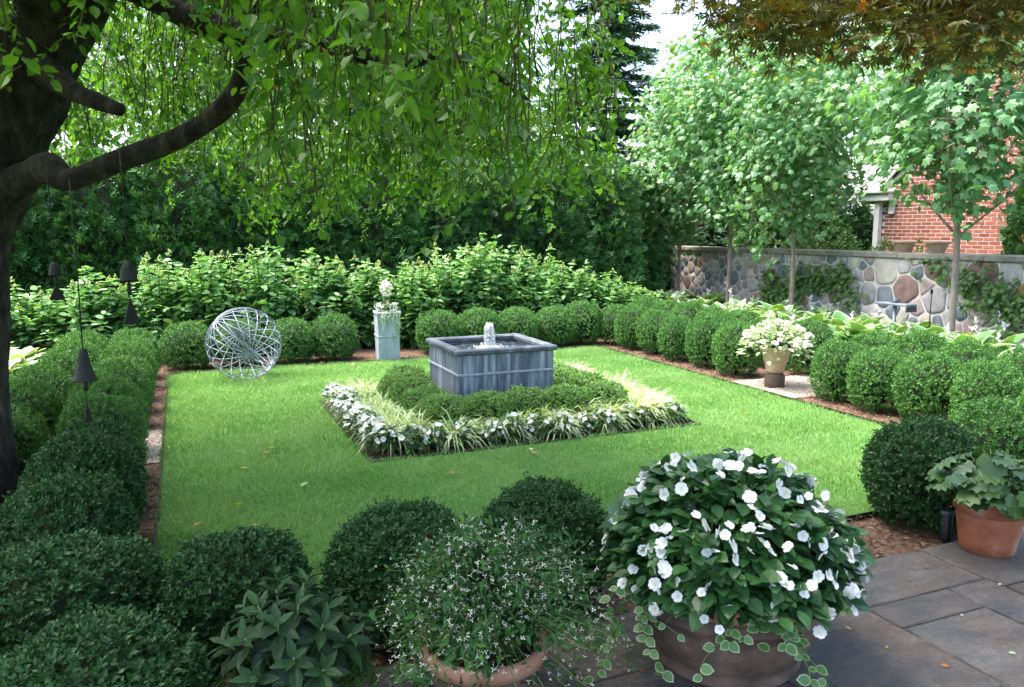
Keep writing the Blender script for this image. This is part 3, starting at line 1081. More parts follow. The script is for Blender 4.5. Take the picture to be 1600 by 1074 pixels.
obj('downspout', a.mesh('downspout', ['white_paint']), house)


# ================================================================== CLIPPED BOXWOOD
def boxwood_parts(seed, rx, rz, n_sh, per, leaf, p_=2.35, mat='boxwood', zc=None, tint=(.1, .85)):
    rng = np.random.default_rng(seed)
    zc = rz * .93 if zc is None else zc
    u = rdirs(rng, int(n_sh * 1.3))
    u = u[u[:, 2] > -.80][:n_sh]
    k = len(u)
    lump = np.zeros(k)
    for _ in range(7):
        w = rdirs(rng, 1)[0]
        lump += np.sin(u @ w * rng.uniform(3, 12) + rng.uniform(0, 6)) * (.021 if n_sh > 2500 else .015)
    r = 1 / ((np.abs(u[:, 0] / rx) ** p_ + np.abs(u[:, 1] / rx) ** p_ + np.abs(u[:, 2] / rz) ** p_) ** (1 / p_))
    r = r * (1 + lump - rng.random(k) ** 2.5 * .24)
    pos = u * r[:, None] + np.array((0, 0, zc))
    ex = rng.random(k) < .07
    pos[ex] += u[ex] * rng.uniform(.008, .035, (int(ex.sum()), 1))
    pos[:, 2] = np.maximum(pos[:, 2], .02)
    d = norm(u + rng.normal(size=(k, 3)) * .55 + np.array((0, 0, .25)))
    a = Acc()
    shoots(a, T_BOX, pos - d * leaf * 1.0, d, per, leaf * 1.6, leaf, rng, 1.0, 0, tint, .25)
    b = Acc()
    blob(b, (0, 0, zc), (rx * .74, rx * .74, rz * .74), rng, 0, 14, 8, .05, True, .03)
    tube(b, [(0, 0, -.02), (.01, 0, zc * .6)], [.03, .02], 6)
    return [('foliage', a.mesh('foliage', [mat])), ('branches', b.mesh('branches', ['core']))]


BW = [boxwood_parts(100 + i, .33, .325, 1900, 6, .027) for i in range(3)]
BWN = [boxwood_parts(110 + i, .345, .33, 3300, 6, .028, 2.05, 'boxwood_shaded') for i in range(3)]
rr = random.Random(4)


def ball(parts, x, y, label, group, sc=1.0, h=1.0):
    made('boxwood_ball', label, 'boxwood', parts, (x, y, 0), rr.uniform(0, 6.28), (sc, sc, sc * h), group)


# row edging the lawn on the wall side
ys = [9.95, 9.45, 8.93, 8.38, 7.80, 7.22, 5.72, 5.22, 4.70, 4.16, 3.58]
for i, y in enumerate(ys):
    far = i < 6
    lab = ('%s boxwood ball from the clay urn, lawn-edge row on its hedge side' % ORD[5 - i]) if far else \
          ('%s boxwood ball from the clay urn, lawn-edge row on its terrace side' % ORD[i - 6])
    ball(BW[i % 3], 5.92 + rr.uniform(-.03, .03), y, lab, 'boxwood balls between lawn and stone wall', rr.uniform(.78, .84),
         rr.uniform(1.12, 1.22))
ys = [10.3, 9.75, 9.2, 8.65, 8.1, 7.5, 6.9, 5.95, 5.42, 4.88, 4.3]
for i, y in enumerate(ys):
    lab = '%s boxwood ball from the hydrangeas, rear row beside the hostas' % ORD[i]
    ball(BW[(i + 1) % 3], 6.66 + rr.uniform(-.03, .03), y, lab, 'boxwood balls between lawn and stone wall', rr.uniform(.80, .86), rr.uniform(1.16, 1.28))
# row below the hydrangeas
for i, x in enumerate([.02, .62, 1.24, 1.78]):
    ball(BW[i % 3], x, 10.16, ['boxwood ball at the lawn corner under the hydrangeas', 'boxwood ball directly behind the metal sphere',
                               'boxwood ball just beside the metal sphere under the hydrangeas', 'boxwood ball beside the square lead planter'][i],
         'boxwood balls below the hydrangeas', rr.uniform(.9, .97), rr.uniform(.95, 1.02))
for i, x in enumerate([3.22, 3.80, 4.38, 4.98, 5.45]):
    ball(BW[(i + 2) % 3], x, 10.16 + .05 * (i == 4), '%s boxwood ball under the hydrangeas, counted from the square planter towards the wall' % ORD[i],
         'boxwood balls below the hydrangeas', rr.uniform(.92, .98), rr.uniform(.97, 1.05))
# double row on the tree side
ys = [9.65, 9.05, 8.45, 7.85, 7.25, 6.35, 5.68, 5.05, 4.42, 3.80]
for i, y in enumerate(ys):
    near = y < 5.2
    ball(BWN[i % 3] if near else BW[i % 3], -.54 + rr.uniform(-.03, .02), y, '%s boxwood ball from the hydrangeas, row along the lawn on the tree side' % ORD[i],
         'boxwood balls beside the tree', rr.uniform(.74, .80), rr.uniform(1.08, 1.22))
ys = [9.3, 8.6, 7.9, 7.2, 6.45, 5.7]
for i, y in enumerate(ys):
    ball(BW[(i + 1) % 3], -1.12 + (.10 if y > 7.5 else 0), y, '%s boxwood ball from the hydrangeas, back row beside the white-edged hostas' % ORD[i],
         'boxwood balls beside the tree', rr.uniform(.78, .86), rr.uniform(1.08, 1.18))
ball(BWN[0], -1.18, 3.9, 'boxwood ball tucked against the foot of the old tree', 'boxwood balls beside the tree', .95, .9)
# row against the terrace
for i, (x, y, s_, h_, lab) in enumerate([(-.47, 3.12, .98, .86, 'large shaded boxwood mound at the lawn corner by the tree'),
                                         (.13, 3.02, .86, .92, 'shaded boxwood mound behind the dark-leaved pot plant'),
                                         (.78, 3.0, .88, .92, 'shaded boxwood mound behind the airy white-flowered pot'),
                                         (1.43, 3.0, .84, 1.0, 'boxwood mound between the airy white plant and the big bowl'),
                                         (3.85, 3.04, .92, 1.02, 'round boxwood ball next to the terracotta flowerpot'),
                                         (4.62, 3.12, 1.0, .98, 'boxwood ball standing behind the terracotta flowerpot')]):
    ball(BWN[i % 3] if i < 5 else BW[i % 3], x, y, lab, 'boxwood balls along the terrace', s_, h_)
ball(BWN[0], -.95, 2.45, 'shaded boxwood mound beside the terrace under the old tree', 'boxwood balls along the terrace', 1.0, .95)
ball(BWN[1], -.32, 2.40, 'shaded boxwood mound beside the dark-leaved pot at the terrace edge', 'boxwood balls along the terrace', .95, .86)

# low mounded hedge round the fountain
BL_ = [boxwood_parts(130 + i, .205, .205, 1900, 6, .020, 2.6, 'boxwood_light', .19, (.15, 1.0)) for i in range(2)]
ring = []
for x in np.linspace(1.90, 3.40, 5):
    ring.append((x, 5.96))
for y in (6.33, 6.68, 7.03):
    ring.append((3.44, y))
for x in np.linspace(3.3, 2.0, 4):
    ring.append((x, 7.40))
for y in (7.10, 6.72, 6.33):
    ring.append((1.87, y))
for i, (x, y) in enumerate(ring):
    side = 'terrace side' if i < 5 else 'wall side' if i < 8 else 'hydrangea side' if i < 12 else 'tree side'
    nn = i if i < 5 else i - 5 if i < 8 else i - 8 if i < 12 else i - 12
    made('hedge_mound', '%s low yellow-green boxwood mound hugging the fountain on its %s' % (ORD[nn], side), 'boxwood', BL_[i % 2],
         (x + rr.uniform(-.02, .02), y + rr.uniform(-.02, .02), 0), rr.uniform(0, 6), (1.04, 1.04, rr.uniform(.76, .84)), 'low mounds round the fountain')

# ================================================================== FOUNTAIN
HW, HD, FH = .462, .432, .62
f_ = thing('fountain', 'square lead fountain tank with a bubbling jet in the lawn bed', 'fountain', (FX, FY, 0))
a = Acc()
for (x0, x1, y0, y1) in ((-HW, HW, -HD, -HD + .04), (-HW, HW, HD - .04, HD), (-HW, -HW + .04, -HD + .0402, HD - .0402), (HW - .04, HW, -HD + .0402, HD - .0402)):
    box(a, x0, x1, y0, y1, -.02, FH - .05)
obj('tank', a.mesh('tank', ['lead']), f_)
a = Acc()
e = .028
for (x0, x1, y0, y1) in ((-HW - e, HW + e, -HD - e, -HD + .06), (-HW - e, HW + e, HD - .06, HD + e),
                         (-HW - e, -HW + .06, -HD + .0605, HD - .0605), (HW - .06, HW + e, -HD + .0605, HD - .0605)):
    box(a, x0, x1, y0, y1, FH - .05, FH, 0, .012)
obj('rim', a.mesh('rim', ['lead_dark']), f_)
a = Acc()
e = .012
for (x0, x1, y0, y1) in ((-HW - e, HW + e, -HD - e, -HD - .0005), (-HW - e, HW + e, HD + .0005, HD + e),
                         (-HW - e, -HW - .0005, -HD, HD), (HW + .0005, HW + e, -HD, HD)):
    box(a, x0, x1, y0, y1, .385, .407, 0, .004)
obj('band', a.mesh('band', ['lead_pale']), f_)
a = Acc()
nx = 40
V, F = [], []
for i in range(nx + 1):
    for j in range(nx + 1):
        x = -HW + .041 + (2 * HW - .082) * i / nx
        y = -HD + .041 + (2 * HD - .082) * j / nx
        r_ = math.hypot(x, y)
        V.append((x, y, FH - .066 + .006 * sin(r_ * 60) * math.exp(-r_ * 3) + rr.uniform(-.0018, .0018)))
for i in range(nx):
    for j in range(nx):
        q = i * (nx + 1) + j
        F.append((q, q + nx + 1, q + nx + 2, q + 1))
a.add(V, F, 0, .5, 0, True)
fw = obj('water', a.mesh('water', ['water']), f_)
rng = np.random.default_rng(9)
a = Acc()
prof = [(.062, 0), (.056, .05), (.052, .10), (.050, .15), (.046, .19), (.036, .222), (.018, .238), (.004, .242)]
V, F = [], []
q = 18
for (r_, z_) in prof:
    for j in range(q):
        aa = 2 * pi * j / q
        kk = 1 + .16 * sin(j * 2.1 + z_ * 30) + .1 * rng.normal()
        V.append((r_ * kk * cos(aa), r_ * kk * sin(aa), FH - .07 + z_))
for i in range(len(prof) - 1):
    for j in range(q):
        j2 = (j + 1) % q
        F.append((i * q + j, i * q + j2, i * q + q + j2, i * q + q + j))
a.add(V, F, 0, .5, 0, True)
jet = obj('water_jet', a.mesh('water_jet', ['jet']), fw)
a = Acc()
k = 420
hh = rng.random(k) ** .8
an = rng.uniform(0, 2 * pi, k)
rad_ = .012 + (.055 * (1 - .55 * hh)) * rng.random(k) ** .5
pos = np.stack([rad_ * np.cos(an), rad_ * np.sin(an), FH - .07 + hh * .25], 1)
scatter(a, T_OCT, pos, rdirs(rng, k), rdirs(rng, k), rng.uniform(.005, .014, k), 0, rng.random(k))
k = 380
an = rng.uniform(0, 2 * pi, k)
rad_ = np.abs(rng.normal(size=k)) * .085 + .03
pos = np.stack([rad_ * np.cos(an), rad_ * np.sin(an), np.full(k, FH - .062)], 1)
scatter(a, T_OCT, pos, rdirs(rng, k) * (1, 1, .2), np.array((0, 0, 1.0)), rng.uniform(.008, .022, k), 0, rng.random(k))
dj = obj('droplets', a.mesh('droplets', ['drop']), fw)
tag(dj, kind='stuff')

# ------------------------------------------------------------------ planting of the bed
def striped_parts(seed):
    rng = np.random.default_rng(seed)
    a = Acc()
    for tp in T_RIBBON:
        k = 54
        an = rng.uniform(0, 2 * pi, k)
        el = rng.uniform(.6, 1.5, k)
        d = np.stack([np.cos(an) * np.cos(el), np.sin(an) * np.cos(el), np.sin(el)], 1)
        n_ = np.stack([-np.cos(an) * np.sin(el), -np.sin(an) * np.sin(el), np.cos(el)], 1)
        b0 = np.stack([rng.normal(size=k) * .02, rng.normal(size=k) * .02, np.zeros(k)], 1)
        scatter(a, tp, b0, d, n_, rng.uniform(.17, .29, k), 0, np.clip(rng.normal(.6, .3, k), 0, 1), wid=rng.uniform(.6, 1.1, k))
    return [('leaves', a.mesh('leaves', ['striped']))]


def bedding_parts(seed, nfl=22):
    rng = np.random.default_rng(seed)
    a = Acc()
    k = 150
    u = rdirs(rng, k)
    u[:, 2] = np.abs(u[:, 2])
    pos = u * np.array((.105, .105, .11)) * rng.uniform(.55, 1.0, (k, 1)) + np.array((0, 0, .045))
    d = norm(u * (1, 1, .25) + rng.normal(size=(k, 3)) * .3)
    scatter(a, T_OV, pos, d, norm(u * .5 + np.array((0, 0, 1.0))), rng.uniform(.035, .058, k), 0, rng.random(k))
    for _ in range(7):
        an = rng.uniform(0, 6.28)
        tube(a, [(0, 0, -.01), (.05 * cos(an), .05 * sin(an), .08)], [.005, .004], 4, 1)
    b = Acc()
    u = rdirs(rng, nfl)
    u[:, 2] = np.abs(u[:, 2]) + .25
    u = norm(u)
    pos = u * np.array((.118, .118, .125)) + np.array((0, 0, .055))
    scatter(b, T_FLOWER, pos, rdirs(rng, nfl), norm(u + np.array((0, 0, .5))), rng.uniform(.034, .05, nfl), 0, rng.random(nfl))
    return [('leaves', a.mesh('leaves', ['bedding', 'stem_green'])), ('flowers', b.mesh('flowers', ['petal']))]


SP = [striped_parts(200 + i) for i in range(3)]
BP = [bedding_parts(210, 26), bedding_parts(211, 20), bedding_parts(212, 12)]
rr = random.Random(8)
# flowers: outermost row on the tree side and terrace side
yy = np.linspace(7.50, 5.64, 11)
for i, y in enumerate(yy):
    made('white_impatiens', '%s white impatiens from the terrace-side bed corner, row on the tree side' % ORD[len(yy) - 1 - i], 'flower', BP[0 if i < 8 else 1],
         (BX0 + .15 + rr.uniform(-.03, .03), y, 0), rr.uniform(0, 6), rr.uniform(1.0, 1.25), 'white impatiens edging the fountain bed')
xx = np.linspace(1.52, 3.84, 12)
for i, x in enumerate(xx):
    made('white_impatiens', '%s white impatiens from the tree-side corner, row facing the terrace' % ORD[i], 'flower', BP[2 if i % 3 else 1],
         (x + rr.uniform(-.04, .04), BY0 + .19 + rr.uniform(-.03, .04), 0), rr.uniform(0, 6), rr.uniform(.92, 1.15), 'white impatiens edging the fountain bed')
spots = []
for y in np.linspace(7.55, 5.75, 13):
    for x in (1.45, 1.60):
        spots.append((x, y, 'tree side'))
for x in np.linspace(1.75, 3.75, 13):
    spots.append((x, 5.74, 'terrace side'))
for x in np.linspace(1.85, 3.3, 4):
    spots.append((x, 5.60, 'terrace edge among the white flowers'))
for y in np.linspace(5.75, 7.5, 11):
    for x in (3.76, 3.92):
        spots.append((x, y, 'wall side'))
for i, (x, y, sd_) in enumerate(spots):
    made('striped_grass', 'cream and green striped grass tuft on the fountain bed, %s' % sd_, 'grass tuft', SP[i % 3],
         (x + rr.uniform(-.05, .05), y + rr.uniform(-.05, .05), 0), rr.uniform(0, 6), rr.uniform(.9, 1.25), 'striped grass on the %s' % sd_)

# ================================================================== SPHERE OF METAL RODS
SR = .405
sc_ = np.array((.60, 9.12, SR + .0))
fwd = np.array((sin(YAW) * cos(PITCH), cos(YAW) * cos(PITCH), -sin(PITCH)))
rgt = np.array((cos(YAW), -sin(YAW), 0))
upv = np.cross(rgt, fwd)
sph = thing('rod_sphere', 'open sphere of pale metal rods standing on the lawn', 'garden sphere', (sc_[0], sc_[1], 0))
for ax in ((-.575, .61, .545), (.45, -.29, .845)):
    A = norm(ax[0] * rgt + ax[1] * upv - ax[2] * fwd)
    u = norm(np.cross(A, (0.3, 0.2, 0.9)))
    w = np.cross(A, u)
    for i in range(10):
        th = pi * (i + .15 * rr.uniform(-1, 1)) / 10
        e1 = cos(th) * u + sin(th) * w
        q = 48
        r_ = SR - .006 * (ax[0] > 0)
        P = [(0, 0, SR) + r_ * (cos(2 * pi * j / q) * A + sin(2 * pi * j / q) * e1) for j in range(q + 1)]
        a = Acc()
        tube(a, P, .0045, 5, 0, False)
        obj('rod', a.mesh('rod', ['zinc']), sph)

# ================================================================== SQUARE LEAD PLANTER
pl = thing('square_planter', 'tall square lead planter with white flowers below the hydrangeas', 'planter', (2.42, 9.88, 0), radians(-4))
a = Acc()
w0, w1 = .133, .143
V = [(-w0, -w0, -.01), (w0, -w0, -.01), (w0, w0, -.01), (-w0, w0, -.01), (-w1, -w1, .60), (w1, -w1, .60), (w1, w1, .60), (-w1, w1, .60)]
a.add(V, [(0, 1, 5, 4), (1, 2, 6, 5), (2, 3, 7, 6), (3, 0, 4, 7), (3, 2, 1, 0), (4, 5, 6, 7)])
obj('body', a.mesh('body', ['lead_pale']), pl)
a = Acc()
for (x0, x1, y0, y1) in ((-w1 - .014, w1 + .014, -w1 - .014, -w1 + .02), (-w1 - .014, w1 + .014, w1 - .02, w1 + .014),
                         (-w1 - .014, -w1 + .02, -w1 + .021, w1 - .021), (w1 - .02, w1 + .014, -w1 + .021, w1 - .021)):
    box(a, x0, x1, y0, y1, .595, .63, 0, .006)
obj('rim', a.mesh('rim', ['lead_pale']), pl)
a = Acc()
wb = .1385
for (x0, x1, y0, y1) in ((-wb - .01, wb + .01, -wb - .01, -wb), (-wb - .01, wb + .01, wb, wb + .01), (-wb - .01, -wb, -wb, wb), (wb, wb + .01, -wb, wb)):
    box(a, x0, x1, y0, y1, .305, .322, 0, .003)
obj('band', a.mesh('band', ['lead_pale']), pl)
rng = np.random.default_rng(31)
pf = thing('planter_flowers', 'white flower spire with trailing ivy growing in the square lead planter', 'flower', (2.42, 9.88, .62))
a = Acc()
k = 150
scatter(a, T_OV, np.stack([rng.normal(size=k) * .08, rng.normal(size=k) * .08, rng.uniform(0, .10, k)], 1), rdirs(rng, k) * (1, 1, .4) + (0, 0, .3),
        np.array((0, 0, 1.0)), rng.uniform(.03, .06, k), 0, rng.random(k))
for i in range(9):
    an = rng.uniform(0, 6.28)
    tube(a, [(.02 * cos(an), .02 * sin(an), 0), (.05 * cos(an), .05 * sin(an), .2 + .15 * rng.random())], [.004, .003], 4, 1)
obj('leaves', a.mesh('leaves', ['bedding', 'stem_green']), pf)
a = Acc()
k = 90
u = rdirs(rng, k)
scatter(a, T_FLOWER, u * (.075, .075, .10) + (0, 0, .30), rdirs(rng, k), u, rng.uniform(.025, .04, k), 0, rng.random(k))
k = 85
an = rng.uniform(0, 6.28, k)
scatter(a, T_FLOWER, np.stack([np.cos(an) * .17 * rng.random(k) ** .5, np.sin(an) * .17 * rng.random(k) ** .5, rng.uniform(.03, .12, k)], 1), rdirs(rng, k),
        norm(rng.normal(size=(k, 3)) + (0, 0, 1)), rng.uniform(.02, .036, k), 0, rng.random(k))
tag(obj('flowers', a.mesh('flowers', ['petal_cream']), pf), kind='stuff')
a = Acc()
for (x0, L_) in ((-.10, .20), (-.06, .13), (.05, .16), (.09, .32), (.12, .24), (.0, .1)):
    k = int(L_ * 130)
    zz = np.linspace(.02, -L_, k)
    P = np.stack([x0 + .012 * np.sin(zz * 30), np.full(k, -.172) - .006 * np.cos(zz * 41), zz], 1)
    scatter(a, T_OV, P, norm(rng.normal(size=(k, 3)) * (1, .3, .4) + (0, -.3, -.5)), np.array((0, -1.0, .3)), rng.uniform(.02, .034, k), 0, rng.random(k))
    tube(a, [(x0, -.10, .03), (x0, -.165, .03), (x0, -.170, -L_)], .002, 4, 0)
obj('ivy', a.mesh('ivy', ['coleus']), pf)

# ================================================================== URN ON PEDESTAL
urn = thing('clay_urn', 'pale clay urn on an iron pedestal between the boxwood rows', 'urn', (5.80, 6.46, 0))
a = Acc()
lathe(a, [(.10, -.01), (.105, .0), (.105, .125), (.098, .132), (.075, .16)], 28)
obj('pedestal', a.mesh('pedestal', ['rust_iron']), urn)
a = Acc()
lathe(a, [(.085, .160), (.095, .172), (.098, .19), (.118, .28), (.124, .288), (.122, .296), (.150, .395), (.168, .405), (.172, .43), (.166, .44), (.15, .44), (.14, .40)], 32)
obj('bowl', a.mesh('bowl', ['urn_clay']), urn)
up_ = thing('urn_plant', 'creamy green trailing plant with white flowers in the clay urn', 'plant', (5.80, 6.46, .42))
rng = np.random.default_rng(41)
a = Acc()
k = 620
u = rdirs(rng, k)
u[:, 2] = np.abs(u[:, 2])
pos = u * np.array((.34, .40, .22)) * rng.uniform(.45, 1.0, (k, 1)) ** .6
pos[:, 2] += .06 - .30 * (np.hypot(pos[:, 0], pos[:, 1]) / .4) ** 3 * rng.random(k)
scatter(a, T_OV, pos, norm(u * (1, 1, .2) + rng.normal(size=(k, 3)) * .35), norm(u * .4 + (0, 0, 1)), rng.uniform(.05, .085, k), 0, rng.random(k))
blob(a, (0, 0, .02), (.17, .17, .10), rng, 1)
obj('leaves', a.mesh('leaves', ['coleus', 'core']), up_)
a = Acc()
k = 70
u = rdirs(rng, k)
u[:, 2] = np.abs(u[:, 2])
scatter(a, T_FLOWER, u * np.array((.33, .42, .24)) + (0, -.02, .05), rdirs(rng, k), norm(u + (0, 0, .8)), rng.uniform(.045, .07, k), 0, rng.random(k))
tag(obj('flowers', a.mesh('flowers', ['petal_cream']), up_), kind='stuff')

# ================================================================== HYDRANGEAS
def hydrangea_parts(seed, h=1.3):
    rng = np.random.default_rng(seed)
    a, b, c = Acc(), Acc(), Acc()
    for s_ in range(54):
        an = rng.uniform(0, 2 * pi)
        r1 = .46 * math.sqrt(rng.random())
        hh = h * (1.0 - .42 * (r1 / .46) ** 2 * rng.random()) * rng.uniform(.78, 1.06)
        if s_ > 30:
            r1, hh = rng.uniform(.34, .56), h * rng.uniform(.28, .72)
        x0, y0 = r1 * .3 * cos(an), r1 * .3 * sin(an)
        x1, y1 = r1 * cos(an), r1 * sin(an)
        k = int(hh / .062)
        ts = np.linspace(.16, .98, k)
        P = np.stack([x0 + (x1 - x0) * ts ** 1.3, y0 + (y1 - y0) * ts ** 1.3, hh * ts], 1)
        tube(b, [(x0, y0, -.02), P[k // 2], P[-1]], [.007, .005, .003], 4)
        for sgn in (0, pi / 2, pi, 3 * pi / 2):
            aa = np.arange(k) * (pi / 4) + sgn + rng.normal(size=k) * .25
            d = np.stack([np.cos(aa), np.sin(aa), (.15 - .75 * (1 - ts)) + rng.normal(size=k) * .25], 1)
            nn = np.stack([np.cos(aa) * .75, np.sin(aa) * .75, np.full(k, .8)], 1) + rng.normal(size=(k, 3)) * .3
            sel = rng.random(k) < .58
            L_ = (.15 - .065 * ts ** 3) * rng.uniform(.8, 1.2, k)
            scatter(a, T_OV, P[sel], d[sel], nn[sel], L_[sel], 0, np.clip(.25 + .5 * ts[sel] ** 2 + rng.normal(size=int(sel.sum())) * .15, 0, 1))
        if s_ < 26 and rng.random() < .75:
            m_ = 26
            t_ = rng.random(m_)
            aa = rng.uniform(0, 6.28, m_)
            rad__ = .030 * (1 - t_) + .006
            pp = P[-1] + np.stack([np.cos(aa) * rad__, np.sin(aa) * rad__, t_ * .085], 1)
            scatter(c, T_OCT, pp, rdirs(rng, m_), rdirs(rng, m_), rng.uniform(.012, .02, m_), 0, rng.random(m_))
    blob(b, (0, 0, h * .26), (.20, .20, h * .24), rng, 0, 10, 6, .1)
    return [('leaves', a.mesh('leaves', ['hydrangea'])), ('stems', b.mesh('stems', ['core'])), ('flower_buds', c.mesh('flower_buds', ['panicle']))]


HP = [hydrangea_parts(300 + i) for i in range(4)]
rr = random.Random(19)
xs = np.arange(-3.6, 7.5, .66)
for i, x in enumerate(xs):
    hs = 1.0 + .10 * sin(x * 1.7 + .4) + (-.18 if x < -1.2 else 0) + (-.12 if x > 5.9 else 0) + (-.22 if x > 6.6 else 0) + (.06 if 1.5 < x < 4.8 else 0)
    made('hydrangea', '%s hydrangea bush from the stone wall in the row before the evergreen hedge' % ORD[len(xs) - 1 - i], 'hydrangea', HP[i % 4],
         (x + rr.uniform(-.08, .08), 11.05 + rr.uniform(-.15, .15), 0), rr.uniform(0, 6.28), (1.08, 1.08, hs * rr.uniform(.95, 1.05)), 'hydrangeas in front of the evergreen hedge')

# ================================================================== EVERGREEN HEDGE, CONIFERS
def arbor_parts(seed, h=3.2, r0=.72, k=4200, leaf=.17):
    rng = np.random.default_rng(seed)
    t_ = rng.random(k)
    an = rng.uniform(0, 2 * pi, k)
    R = r0 * (1 - .28 * t_ ** 2.2) * np.where(t_ > .88, np.sqrt(np.clip((1.03 - t_) / .15, 0, 1)), 1)
    R = R * (1 + .10 * np.sin(an * 5 + t_ * 19) * np.sin(t_ * 33 + an * 2)) * rng.uniform(.84, 1.04, k)
    pos = np.stack([np.cos(an) * R, np.sin(an) * R, t_ * h], 1)
    d = norm(np.stack([np.cos(an) * .65, np.sin(an) * .65, rng.uniform(-.1, .9, k)], 1) + rng.normal(size=(k, 3)) * .3)
    nn = np.stack([-np.sin(an), np.cos(an), np.zeros(k)], 1) + rng.normal(size=(k, 3)) * .7
    a = Acc()
    scatter(a, T_SPRAY, pos - d * leaf * .5, d, nn, rng.uniform(.7, 1.3, k) * leaf, 0, np.clip(rng.normal(.45, .3, k), 0, 1))
    b = Acc()
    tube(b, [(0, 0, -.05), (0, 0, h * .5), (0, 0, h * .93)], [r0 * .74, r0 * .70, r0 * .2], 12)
    return [('foliage', a.mesh('foliage', ['arborvitae'])), ('trunk', b.mesh('trunk', ['core']))]


AP = [arbor_parts(400 + i) for i in range(3)]
xs = np.arange(-7.2, 7.7, 1.02)
for i, x in enumerate(xs):
    made('arborvitae', '%s column of dark evergreen hedge counted from the stone wall' % ORD[len(xs) - 1 - i], 'evergreen', AP[i % 3],
         (x, 12.55 + rr.uniform(-.12, .12) + (.25 if x > 7.4 else 0), 0), rr.uniform(0, 6.28), (1.05, 1.05, rr.uniform(.86, .98)), 'evergreen columns behind the hydrangeas')
for i, (x, y) in enumerate(((8.35, 13.75), (9.3, 15.1), (10.4, 15.5))):
    made('arborvitae', '%s dark evergreen behind the far end of the stone wall' % ORD[i], 'evergreen', AP[i % 3], (x, y, 0), rr.uniform(0, 6.28), (1.05, 1.05, (.9, .8, .62)[i]),
         'evergreen columns behind the hydrangeas')
made('arborvitae', 'dark evergreen standing behind the wall at the side of the brick house', 'evergreen', arbor_parts(410, 3.3, .85, 5200, .15),
     (11.75, 7.15, 0), 0, 1.0)


def conifer_parts(seed, h=9.0, r0=2.1, z0=1.2, whorls=36):
    rng = np.random.default_rng(seed)
    a, b = Acc(), Acc()
    tube(b, [(0, 0, -.1), (.03, 0, h * .5), (0, 0, h)], [.17, .11, .02], 8)
    for w in range(whorls):
        f = w / (whorls - 1)
        z = z0 + (h - z0 - .2) * f
        L0 = r0 * (1 - f) ** .8 + .15
        for j in range(7):
            an = rng.uniform(0, 2 * pi)
            L_ = L0 * rng.uniform(.7, 1.1)
            k = max(4, int(L_ / .085))
            ts = np.linspace(.12, 1, k)
            P = np.stack([np.cos(an) * L_ * ts, np.sin(an) * L_ * ts, z - rng.uniform(.05, .45) * L_ * ts + .18 * L_ * ts ** 2], 1)
            tube(b, [(0, 0, z), P[k // 2], P[-1]], [.025, .014, .004], 4)
            for s_ in (-1, 1, 0):
                aa = an + s_ * .8 + rng.normal(size=k) * .2
                d = np.stack([np.cos(aa), np.sin(aa), -.25 + rng.normal(size=k) * .15], 1)
                scatter(a, T_SPRAY, P, d, np.array((0, 0, 1.0)) + rng.normal(size=(k, 3)) * .2, rng.uniform(.20, .34, k), 0,
                        np.clip(rng.normal(.45, .25, k), 0, 1))
    return [('foliage', a.mesh('foliage', ['conifer'])), ('trunk', b.mesh('trunk', ['bark_grey']))]


CP = conifer_parts(420)
for (x, y, s_, lab) in ((11.0, 19.5, 1.25, 'tall dark spruce rising behind the hedge beyond the power lines'),
                        (8.2, 22.5, 1.2, 'tall spruce farther back between the drooping tree and maples'),
                        (15.5, 17.5, .55, 'small dark spruce behind the far end of the stone wall'),
                        (14.6, 14.8, .46, 'short dark spruce behind the wall near the house'),
                        (12.6, 16.6, .52, 'short dark spruce behind the wall corner')):
    made('spruce', lab, 'spruce', CP, (x, y, 0), rr.uniform(0, 6), s_, 'conifers beyond the garden')


